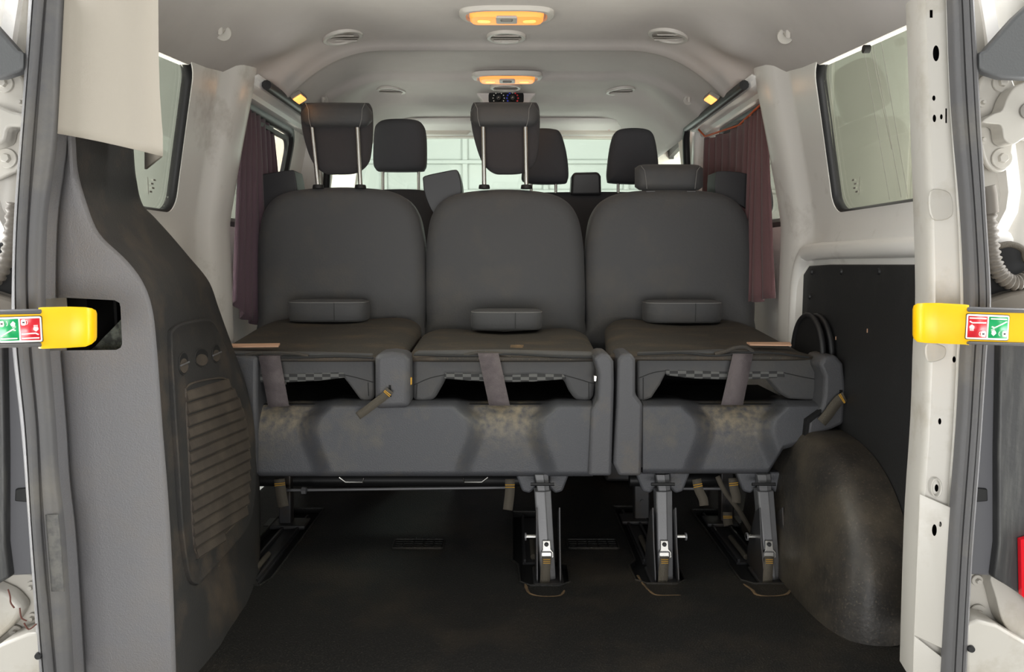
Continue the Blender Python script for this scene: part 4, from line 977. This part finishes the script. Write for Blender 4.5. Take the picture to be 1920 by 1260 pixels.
def shell(parent, x0, x1, ytop, ybot_f, scoops, d_, mt='shell'):
    """moulded back shell as a height field; scoops: list of (cx, neck half width)"""
    m = MB(); nx, ny = 160, 60; rows = []; dust = []
    for j in range(ny + 1):
        v = j / ny; row = []
        for i in range(nx + 1):
            x = x0 + (x1 - x0) * i / nx; yb = ybot_f(x); y = ytop + (yb - ytop) * v
            dep = 0.0
            for cx, nw in scoops:
                hw = nw + 24 * math.exp(-((y - ytop) / 22) ** 2) * 1.2 + 26 * smooth((y - ytop - 45) / 90)
                t = 1 - smooth((abs(x - cx) - hw) / 42)
                prof_ = 0.050 - 0.020 * smooth((y - ytop) / 60) * 1.0 + 0.012 * math.exp(-((y - ytop) / 16) ** 2)
                dep = max(dep, prof_ * t)
            dep += 0.012 * (max(0, 1 - (y - ytop) / 7)) ** 2          # rounded top
            dep += 0.015 * (max(0, 1 - (yb - y) / 9)) ** 2            # rounded bottom
            row.append(P(x, y, d_ + dep))
            dv = 0
            for cx, nw in scoops:
                dv = max(dv, math.exp(-((x - cx) / (nw + 26)) ** 4) * math.exp(-(max(0, y - ytop - 10) / 48) ** 2))
            dust.append(dv)
        rows.append(row)
    top = [p + V((0, 0.02, 0.004)) for p in rows[0]]; top2 = [V((p.x, d_ + 0.13, p.z + 0.001)) for p in rows[0]]
    bot = [V((p.x, d_ + 0.05, p.z + 0.002)) for p in rows[-1]]
    m.grid([top2, top] + rows + [bot])
    o = m.build('rear_shell', mt, parent, solid=0.004, soff=-1, sharp=0)
    at = o.data.attributes.new('dust', 'FLOAT', 'POINT'); dust = dust[:nx + 1] * 2 + dust + dust[-nx - 1:]
    for i, v in enumerate(dust): at.data[i].value = v * 0.85
    return o
def loop_strap(parent, path, w_px, d_, gold=True, name='pull_strap', taper=None):
    """webbing loop following photo points; w along screen normal"""
    rows = []; pts = spl(path, 4)
    for i, (x, y) in enumerate(pts):
        x2, y2 = pts[min(i + 1, len(pts) - 1)]; x1, y1 = pts[max(i - 1, 0)]
        L_ = math.hypot(x2 - x1, y2 - y1) or 1; nx, ny = -(y2 - y1) / L_ * w_px / 2, (x2 - x1) / L_ * w_px / 2
        rows.append([P(x + nx, y + ny, d_), P(x - nx, y - ny, d_)])
    o = MB().grid(rows).build(name, 'loop', parent, solid=0.003, sharp=0)
    k = 2; a, b = rows[k], rows[k + 1]
    if gold:
        m = MB()
        for q in (0.15, 0.85):
            u, v = a[0].lerp(b[0], q) + V((0, -0.0022, 0)), a[1].lerp(b[1], q) + V((0, -0.0022, 0)); m.tube([u, v], 0.0012, 6)
        m.build('strap_stitching', 'gold', o)
    return o

# ---- double bench
bn = thing('double_car_seat', 'folded double rear bench with one wide grey plastic back shell', 'bench', (-0.2, 1.85, 0))
folded(bn, -0.72, -0.247, -0.73, -0.245, DN - 0.02, 2.36, zP(663, DN), zP(597, 2.34), 0.016, (545, 692, 565, 604, 2.30))
folded(bn, -0.236, 0.232, -0.245, 0.240, DN - 0.02, 2.30, zP(663, DN), zP(617, 2.28), 0.016, (883, 1017, 583, 619, 2.24))
cushion(bn, [(400, 660), (520, 662), (700, 664), (702, 745), (696, 752), (684, 754), (674, 748), (655, 722), (641, 704), (560, 706), (455, 708), (400, 745)],
        [(450, 703), (560, 700), (645, 698), (648, 708), (600, 714), (520, 718), (450, 716)], [[(641, 702), (668, 708), (700, 717)], [(690, 717), (691, 742)]])
cushion(bn, [(774, 660), (940, 658), (1116, 662), (1119, 700), (1112, 750), (1096, 755), (1078, 750), (1066, 732), (1056, 710), (1000, 706), (940, 709), (890, 705), (838, 704), (830, 722), (814, 750), (792, 757), (774, 752), (772, 710)],
        [(834, 699), (890, 700), (940, 704), (1000, 701), (1058, 702), (1062, 711), (1000, 716), (940, 717), (880, 714), (832, 710)], [[(838, 702), (806, 709), (776, 722)], [(1056, 703), (1085, 711), (1114, 720)], [(1104, 716), (1104, 748)], [(782, 720), (780, 748)]])
shell(bn, 470, 1112, 758, lambda x: 893 if x < 1080 else 893, [(516, 40), (948, 34)], 1.80)
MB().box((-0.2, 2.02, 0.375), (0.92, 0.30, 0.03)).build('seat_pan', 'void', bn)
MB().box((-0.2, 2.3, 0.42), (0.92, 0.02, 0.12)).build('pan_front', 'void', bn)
MB().plate(PL([(702, 672), (708, 662), (735, 660), (762, 664), (768, 676), (768, 765), (702, 768)], 1.785), (0, 0.09, 0)).build('hinge_cover', 'shell2', bn, bevel=0.014, seg=4)
MB().plate(PL([(1113, 672), (1126, 662), (1142, 664), (1151, 678), (1152, 720), (1147, 893), (1103, 893), (1109, 768), (1121, 752), (1122, 700)], 1.785), (0, 0.12, 0)).build('side_cover', 'shell2', bn, bevel=0.008, seg=4)
MB().plate(PL([(430, 668), (482, 668), (482, 893), (430, 893)], 1.82), (0, 0.09, 0)).build('side_cover', 'shell2', bn, bevel=0.01)
webbing(bn, (485, 668), (525, 668), (503, 763), (542, 761), DN - 0.034, 1.83)
webbing(bn, (896, 663), (935, 663), (917, 760), (956, 760), DN - 0.034, 1.83)
loop_strap(bn, [(731, 731), (722, 742), (706, 754), (688, 768), (671, 780)], 15, 1.772)
MB().plate(PL([(729, 722), (733, 722), (734, 744), (730, 744)], 1.784), (0, 0.004, 0)).build('slot', 'void', bn)
MB().plate(PL([(766, 708), (772, 708), (772, 722), (766, 722)], 1.80), (0, 0.01, 0)).build('hinge_bolt', 'gold', bn, bevel=0.002, label='brass coloured hinge bolt')
MB().plate(PL([(1113, 704), (1120, 704), (1119, 716), (1113, 716)], 1.80), (0, 0.01, 0)).build('hinge_bolt', 'chrome', bn, bevel=0.002)
MB().plate([P(430, 647, 1.90), P(525, 646, 1.90), P(522, 651, 1.875), P(430, 652, 1.875)], (0, 0, 0.0035)).build('paper_label', ['label'], bn, label='pale orange paper label strip')
MB().plate([P(957, 649, 1.90), P(982, 649, 1.90), P(980, 652, 1.885), P(957, 652, 1.885)], (0, 0, 0.0035)).build('paper_label', ['dust'], bn)
for x0, x1 in ((470, 560), (880, 940)):           # turned-up cloth flap at the belt slits
    MB().tube([P(x, y, DN - 0.026) for x, y in spl([(x0 - 10, 667), (x0 + 12, 662), ((x0 + x1) / 2, 661), (x1 - 6, 663), (x1 + 18, 668)], 4)], 0.004, 8).build('cover_fold', 'vinyl_d', bn)
MB().tube([P(x, y, DN - 0.028) for x, y in spl([(430, 668), (560, 670), (640, 668), (700, 671)], 5)], 0.0028, 8).build('edge_piping', 'seam', bn)
MB().tube([P(x, y, DN - 0.028) for x, y in spl([(776, 665), (880, 667), (960, 664), (1050, 669), (1116, 670)], 5)], 0.0028, 8).build('edge_piping', 'seam', bn)

# ---- single seat
sg = thing('single_car_seat', 'folded single rear seat beside the right wheel arch', 'seat', (0.5, 1.85, 0))
folded(sg, 0.252, 0.745, 0.30, 0.735, DN - 0.02, 2.36, zP(661, DN), zP(600, 2.34), 0.016, (1205, 1349, 566, 606, 2.30))
cushion(sg, [(1195, 662), (1360, 658), (1470, 662), (1522, 670), (1540, 700), (1542, 735), (1536, 752), (1480, 748), (1462, 735), (1442, 712), (1360, 706), (1300, 702), (1250, 698), (1238, 722), (1222, 746), (1205, 753), (1196, 750)],
        [(1247, 693), (1360, 697), (1470, 696), (1472, 708), (1420, 711), (1360, 712), (1300, 710), (1250, 704)], [[(1250, 695), (1224, 699), (1198, 709)], [(1470, 699), (1506, 707), (1540, 713)], [(1530, 712), (1532, 746)], [(1206, 708), (1206, 748)]])
shell(sg, 1205, 1542, 758, lambda x: 888 if x < 1440 else (888 - (x - 1440) * 1.6 if x < 1468 else 843 - (x - 1468) * 0.30), [(1378, 34)], 1.80)
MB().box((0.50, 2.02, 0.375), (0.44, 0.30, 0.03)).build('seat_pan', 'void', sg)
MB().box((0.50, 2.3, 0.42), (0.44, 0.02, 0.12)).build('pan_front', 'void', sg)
MB().plate(PL([(1158, 676), (1164, 664), (1184, 662), (1192, 674), (1192, 740), (1206, 758), (1203, 893), (1160, 893), (1150, 870), (1156, 760)], 1.785), (0, 0.12, 0)).build('side_cover', 'shell2', sg, bevel=0.008, seg=4)
MB().plate(PL([(1536, 684), (1546, 668), (1568, 666), (1582, 682), (1587, 730), (1583, 795), (1560, 806), (1512, 822), (1516, 788), (1540, 768), (1545, 740), (1546, 706)], 1.785), (0, 0.10, 0)).build('hinge_cover', 'shell2', sg, bevel=0.009, seg=4)
MB().plate(PL([(1508, 826), (1512, 788), (1540, 768), (1540, 776), (1518, 794), (1514, 828)], 1.784), (0, 0.02, 0)).build('cover_gap', 'void', sg)
webbing(sg, (1374, 664), (1412, 664), (1352, 759), (1393, 759), DN - 0.034, 1.83)
loop_strap(sg, [(1584, 744), (1574, 750), (1562, 764), (1552, 778), (1540, 792)], 19, 1.772)
MB().plate(PL([(1574, 731), (1580, 731), (1580, 746), (1574, 746)], 1.784), (0, 0.004, 0)).build('slot', 'void', sg)
MB().plate(PL(rounded([(1578, 738), (1596, 742), (1608, 765), (1614, 808), (1604, 806), (1586, 790), (1578, 780)]), 1.92), (0, 0.006, 0)).build('anchor_bracket', 'steel', sg, bevel=0.002)
MB().disc(P(1607, 792, 1.918), (0, -1, 0), 0.007, 0.003, 18).build('bracket_bolt', 'steel_d', sg)
MB().plate([P(1400, 644, 1.90), P(1481, 644, 1.90), P(1484, 649, 1.878), P(1406, 648, 1.878)], (0, 0, 0.0035)).build('paper_label', ['label'], sg, label='pale orange paper label strip')
MB().tube([P(x, y, DN - 0.026) for x, y in spl([(1340, 664), (1362, 658), (1378, 652), (1398, 651), (1412, 660)], 4)], 0.005, 8).build('cover_fold', 'vinyl_d', sg)
MB().tube([P(x, y, DN - 0.028) for x, y in spl([(1195, 665), (1280, 662), (1340, 667), (1420, 660), (1516, 670)], 5)], 0.0028, 8).build('edge_piping', 'seam', sg)

# ---- floor legs (rear)
def leg(parent, xt, xb, side):
    """box section leg from the shell down into its floor pocket"""
    T0, B0 = P(xt, 918, 1.82), P(xb, 1096, 1.755)
    ax = (B0 - T0).normalized()
    def sec(c, w_, dp, ch): return [c + V((x, y, 0)) for x, y in ((-w_, dp), (-w_, -dp + ch), (-w_ + ch, -dp), (w_ * 0.25, -dp), (w_ * 0.35, -dp + 0.002), (w_, -dp + 0.006), (w_, dp))]
    l = MB().loft([sec(T0, 0.020, 0.018, 0.003), sec(B0, 0.018, 0.018, 0.003)]).build('leg', 'steel', parent, bevel=0.0015, sharp=20)
    a = P(xt - 2, 888, 1.835); b = P(xt + 2, 922, 1.82)
    MB().loft([sec(a, 0.0165, 0.012, 0.002), sec(b, 0.014, 0.012, 0.002)]).build('leg_neck', 'steel', l, sharp=20)
    MB().tube([P(xt - 22, 908, 1.80), P(xt + 22, 908, 1.80)], 0.004, 8).build('hook_wire', 'black', l)
    for s in (-1, 1):
        x0 = xt + s * 12; x1 = xt + s * 52; x2 = xt + s * 38
        MB().plate(PL([(x0, 886), (x1, 886), (x2, 922), (x0 + s * 12, 926), (x0, 915)], 1.845), (0, 0.03, 0)).build('leg_bracket', 'shell', l, bevel=0.006)
    # latch plate, eye and pull tab
    f_ = lambda x, y, dd=0.0: P(x, y, 1.755 + (1096 - min(y, 1096)) / 178 * 0.065 - 0.0235 + dd)
    cx_ = xt + (xb - xt) * 0.6 + 1
    lt = MB().plate([f_(cx_ + x, y) for x, y in ((-7, 1014), (7, 1014), (8, 1030), (13, 1036), (13, 1046), (-8, 1046), (-11, 1038), (-7, 1031))], (0, 0.004, 0)).build('latch', 'chrome', l, bevel=0.001)
    MB().disc(f_(cx_, 1021), (0, -1, 0), 0.0055, 0.004, 18, r2=0.004).build('latch_pin', 'rubber_d', lt)
    MB().tube([f_(cx_ + x, 1041 + y, -0.002) for x, y in rrect(20, 12, 3, 3)], 0.0016, 6, closed=True).build('latch_eye', 'steel', lt)
    tb = MB().grid([[f_(cx_ - 9 + o1, y, q), f_(cx_ + 9 + o1, y, q)] for y, o1, q in ((1044, 0, -0.004), (1052, 0, -0.007), (1070, -2, -0.010), (1090, -3, -0.010), (1103, -4, -0.008), (1104, -4, -0.002), (1080, -2, 0.0))]).build('pull_tab', 'loop', l, solid=0.002, sharp=0)
    m = MB()
    for k in range(3): m.tube([f_(cx_ - 6, 1049 + 3.5 * k, -0.0085), f_(cx_ + 7, 1049 + 3.5 * k, -0.0085)], 0.0008, 6)
    m.build('tab_stitching', 'gold', tb)
    # pin and side plates, foot casting
    px0 = (xt - 9) if side < 0 else (xt + 17)
    MB().tube([P(px0, 1006, 1.80), P(px0 + side * 24, 1006, 1.80)], 0.006, 12).build('stop_pin', 'chrome', l)
    MB().disc(P(px0 + side * 24, 1006, 1.80), (1, 0, 0), 0.0095, 0.004 , 16).build('pin_head', 'steel', l)
    q = B0.copy()
    MB().loft([[V((q.x + sx * 0.030 + 0, q.y + sy, z)) for sx, sy in ((-1.2, -0.035), (1.2, -0.035), (1.2, 0.07), (-1.2, 0.07))] for z in (-0.014, -0.004)]).build('foot_plate', 'steel_d', l, bevel=0.003)
    for s in (-1, 1):
        MB().plate([V((q.x + s * 0.025, q.y + a_, z_)) for a_, z_ in ((-0.03, -0.008), (0.10, -0.008), (0.10, 0.03), (0.05, 0.14), (0.02, 0.16), (0.0, 0.08), (-0.025, 0.02))], (s * 0.004, 0, 0)).build('foot_cheek', 'steel_d', l, bevel=0.0012)
    return l
leg(bn, 1017, 1028, -1); leg(sg, 1243, 1246, 1); leg(sg, 1432, 1447, -1)
# ---- front legs, torsion bar, loops
def fleg(parent, x0, x1, y1, d_, mt='steel_d'):
    a = PL([(x0, 885), (x1, 885), (x1, y1), (x0, y1)], d_)
    l = MB().plate(a, (0, 0.035, 0)).build('front_leg', mt, parent, bevel=0.004)
    zb = a[2].z; cx_ = (a[0].x + a[1].x) / 2
    MB().box((cx_, d_ + 0.01, max(zb, 0.0) * 0.5 - 0.004), (0.12, 0.07, max(0.012, zb))).build('leg_shoe', 'steel_d', l, bevel=0.004)
    MB().disc(P((x0 + x1) / 2, 940, d_), (0, -1, 0), 0.006, 0.004, 16).build('leg_bolt', 'steel_d', l)
    return l
fleg(bn, 522, 545, 992, 2.12); fleg(sg, 1190, 1218, 988, 2.16); fleg(sg, 1352, 1376, 986, 2.14)
MB().tube([P(536, 919, 2.08), P(950, 914, 2.08)], 0.0042, 10).build('torsion_bar', 'steel', bn)
MB().tube([P(1278, 916, 2.08), P(1360, 916, 2.08)], 0.0042, 10).build('torsion_bar', 'steel', sg)
MB().tube([P(470, 900, 2.16), P(1010, 900, 2.16)], 0.018, 14).build('cross_tube', 'black', bn)
MB().tube([P(1180, 900, 2.16), P(1470, 900, 2.16)], 0.018, 14).build('cross_tube', 'black', sg)
MB().disc(P(566, 920, 2.06), (1, 0, 0), 0.010, 0.012, 6).build('bar_nut', 'steel', bn)
for x0, f_ in ((636, 1), (915, -1)):
    MB().tube([P(x0 + f_ * x, y, 1.95) for x, y in ((0, 895), (12, 904), (44, 904), (46, 896))], 0.0028, 8).build('wire_loop', 'chrome', bn)
loop_strap(bn, [(524, 898), (526, 915), (529, 935), (532, 950)], 20, 2.02)
loop_strap(bn, [(956, 898), (956, 920), (954, 940), (952, 956)], 18, 1.93)
loop_strap(sg, [(1306, 898), (1310, 918), (1318, 935), (1320, 948)], 17, 1.93)
loop_strap(sg, [(1374, 896), (1376, 915), (1380, 930), (1380, 943)], 17, 1.93)
loop_strap(sg, [(1345, 893), (1358, 920), (1384, 955), (1402, 985), (1418, 1010)], 9, 1.98, gold=False, name='cable_strap')
loop_strap(sg, [(1364, 960), (1364, 975), (1366, 985)], 17, 2.05)
# dark guide rails inside pockets
for x0, x1, d0, d1, lab in ((0.045, 0.10, 1.86, 2.2, 'dark seat rail in the floor behind the bench leg'), (0.345, 0.39, 1.86, 2.25, 'dark seat rail in the floor left of the single seat'), (0.58, 0.64, 1.86, 2.22, 'dark seat rail in the floor by the wheel arch'), (-0.63, -0.575, 1.74, 2.2, 'dark seat rail in the floor by the louvred trim')):
    t = thing('seat_rail', lab, 'rail', ((x0 + x1) / 2, d0, -0.016))
    MB().box(((x0 + x1) / 2, (d0 + d1) / 2, -0.013), (x1 - x0, d1 - d0, 0.006)).build('rail_base', 'steel_d', t, bevel=0.001)
    for x in (x0 + 0.006, x1 - 0.006): MB().box((x, (d0 + d1) / 2, -0.006), (0.006, d1 - d0, 0.01)).build('rail_lip', 'steel_d', t)
    MB().tube([V(((x0 + x1) / 2, d0 + 0.02, -0.003)), V(((x0 + x1) / 2, d0 + 0.16, -0.003))], 0.007, 10).build('rail_roller', 'loop', t)
# floor grilles
for cx_, lab in ((785, 'left black floor grille below the wide bench shell'), (1111, 'right black floor grille between the seat legs')):
    c0 = PZ(cx_, 1021, 0.0); t = thing('floor_grille', lab, 'grille', tuple(c0), 'black floor grilles')
    w_, h_ = 0.132, 0.062
    MB().box(c0 + V((0, 0, 0.0005)), (w_ - 0.01, h_ - 0.01, 0.001)).build('grille_base', 'void', t)
    MB().tube([c0 + V((x, y, 0.002)) for x, y in rrect(w_, h_, 0.006, 3)], 0.003, 6, closed=True).build('grille_frame', 'floor', t)
    m = MB()
    for k in range(1, 4): m.box(c0 + V((0, -h_ / 2 + h_ * k / 4, 0.002)), (w_ - 0.008, 0.003, 0.003))
    for k in range(1, 5): m.box(c0 + V((-w_ / 2 + w_ * k / 5, 0, 0.002)), (0.003, h_ - 0.008, 0.003))
    m.build('grille_bars', 'floor', t)
# dusty seams: sand along pocket edges and wheel arch line
def sand(pts, r, lab):
    m = MB(); P_ = spl(pts, 8); rows = []
    for i, (x, y) in enumerate(P_):
        wv = r * (0.5 + 0.5 * random.random()); c0 = PZ(x, y, 0.0)
        rows.append([c0 + V((-wv, 0, 0.0005)), c0 + V((-wv * 0.3, wv * 0.3, 0.002)), c0 + V((wv * 0.6, -wv * 0.3, 0.0015)), c0 + V((wv, 0.1 * wv, 0.0005))])
    tag(m.grid(rows).build('sand_line', 'dust', solid=0.0008), lab, 'sand', kind='stuff')
sand([(1458, 1060), (1480, 1088), (1502, 1115), (1530, 1150), (1558, 1180)], 0.006, 'thin line of sand along the foot of the wheel arch')
sand([(1395, 1096), (1410, 1106), (1420, 1116), (1445, 1119), (1472, 1116), (1482, 1108)], 0.005, 'sand around the floor pocket nearest the wheel arch')
sand([(1196, 1080), (1205, 1094), (1220, 1110), (1235, 1117), (1275, 1117)], 0.004, 'sand around the floor pocket left of the single seat')
sand([(985, 1096), (992, 1112), (1015, 1119), (1048, 1118), (1058, 1108)], 0.004, 'sand around the floor pocket of the bench leg')

# ================================================================== curtains
def curtain(name, cols, lab, pleats, amp, mt, cord):
    t = thing(name, lab, 'curtain', tuple(P(cols[0][0], 560, cols[0][4])))
    n = 110; rows = []; C_ = spl(cols, 12)
    for i, (xt, yt, xb, yb, d_) in enumerate(C_):
        s = 1 if xt > 960 else -1
        ph = i / (len(C_) - 1) * pleats * 2 * math.pi; row = []
        for k in range(15):
            v = k / 14; x = xt + (xb - xt) * v; y = yt + (yb - yt) * v
            p = P(x, y, d_); a_ = amp * (0.45 + 0.55 * v)
            p += V((-s * a_ * (math.sin(ph + 0.4 * math.sin(3 * v)) ), a_ * 0.7 * math.cos(ph * 0.9), 0.003 * math.sin(ph * 0.5)))
            row.append(p)
        rows.append(row)
    MB().grid(rows).build('cloth', mt, t, solid=0.002, sharp=0)
    MB().tube([P(x, y, d_) for x, y, d_ in cord], 0.0035, 8).build('cord', 'orange', t, label='orange cord holding the curtain')
    return t
curtain('window_curtain', [(1322, 260, 1318, 470, 2.84), (1345, 254, 1345, 480, 2.76), (1375, 243, 1370, 520, 2.62), (1402, 222, 1393, 566, 2.46), (1420, 207, 1410, 566, 2.37), (1436, 192, 1450, 560, 2.28)],
        'plum curtain gathered over the right side window', 11, 0.011, 'curtain_r', [(1310, 243, 2.92), (1322, 256, 2.84), (1385, 235, 2.56), (1435, 188, 2.26)])
curtain('window_curtain', [(452, 186, 436, 560, 2.28), (466, 200, 462, 600, 2.36), (482, 214, 495, 600, 2.44), (500, 226, 515, 500, 2.55), (512, 232, 528, 420, 2.66)],
        'dark plum curtain bunched at the left side window', 8, 0.011, 'curtain', [(452, 178, 2.26), (478, 205, 2.42), (512, 228, 2.62), (572, 240, 3.02)])
m = MB(); o_ = spl([(508, 238), (516, 230), (524, 240), (530, 270), (531, 320), (524, 335), (500, 335), (502, 280)], 4, True)
# rubber buffers on the C pillars
for px, py, lab in ((429, 280, 'black rubber stop high on the left pillar'), (414, 424, 'black rubber stop low on the left pillar'), (1464, 281, 'black rubber stop high on the right pillar'), (1481, 421, 'black rubber stop low on the right pillar')):
    p = P(px, py, 2.19); s = 1 if px > 960 else -1
    tag(MB().disc(p, (-s, -0.4, 0), 0.014, 0.012, 20, r2=0.009).build('rubber_stop', 'black'), lab, 'buffer')
for pts, lab in (([(15, 1105), (19, 1118), (20, 1130), (27, 1140)], 'small reddish dry twig hanging on the upper cream hinge corner at bottom left'), ([(37, 1140), (40, 1158), (50, 1164)], 'small reddish dry twig beside the lower left hinge'), ([(45, 1168), (54, 1180), (68, 1170)], 'lowest small reddish dry twig above the left bumper corner')):
    tag(MB().tube([P(x, y, 1.17) for x, y in spl(pts, 4)], 0.0012, 6).build('dry_twig', mat('twig', (84, 46, 36), 0.8)), lab, 'twig')
print('built', len(bpy.data.objects))
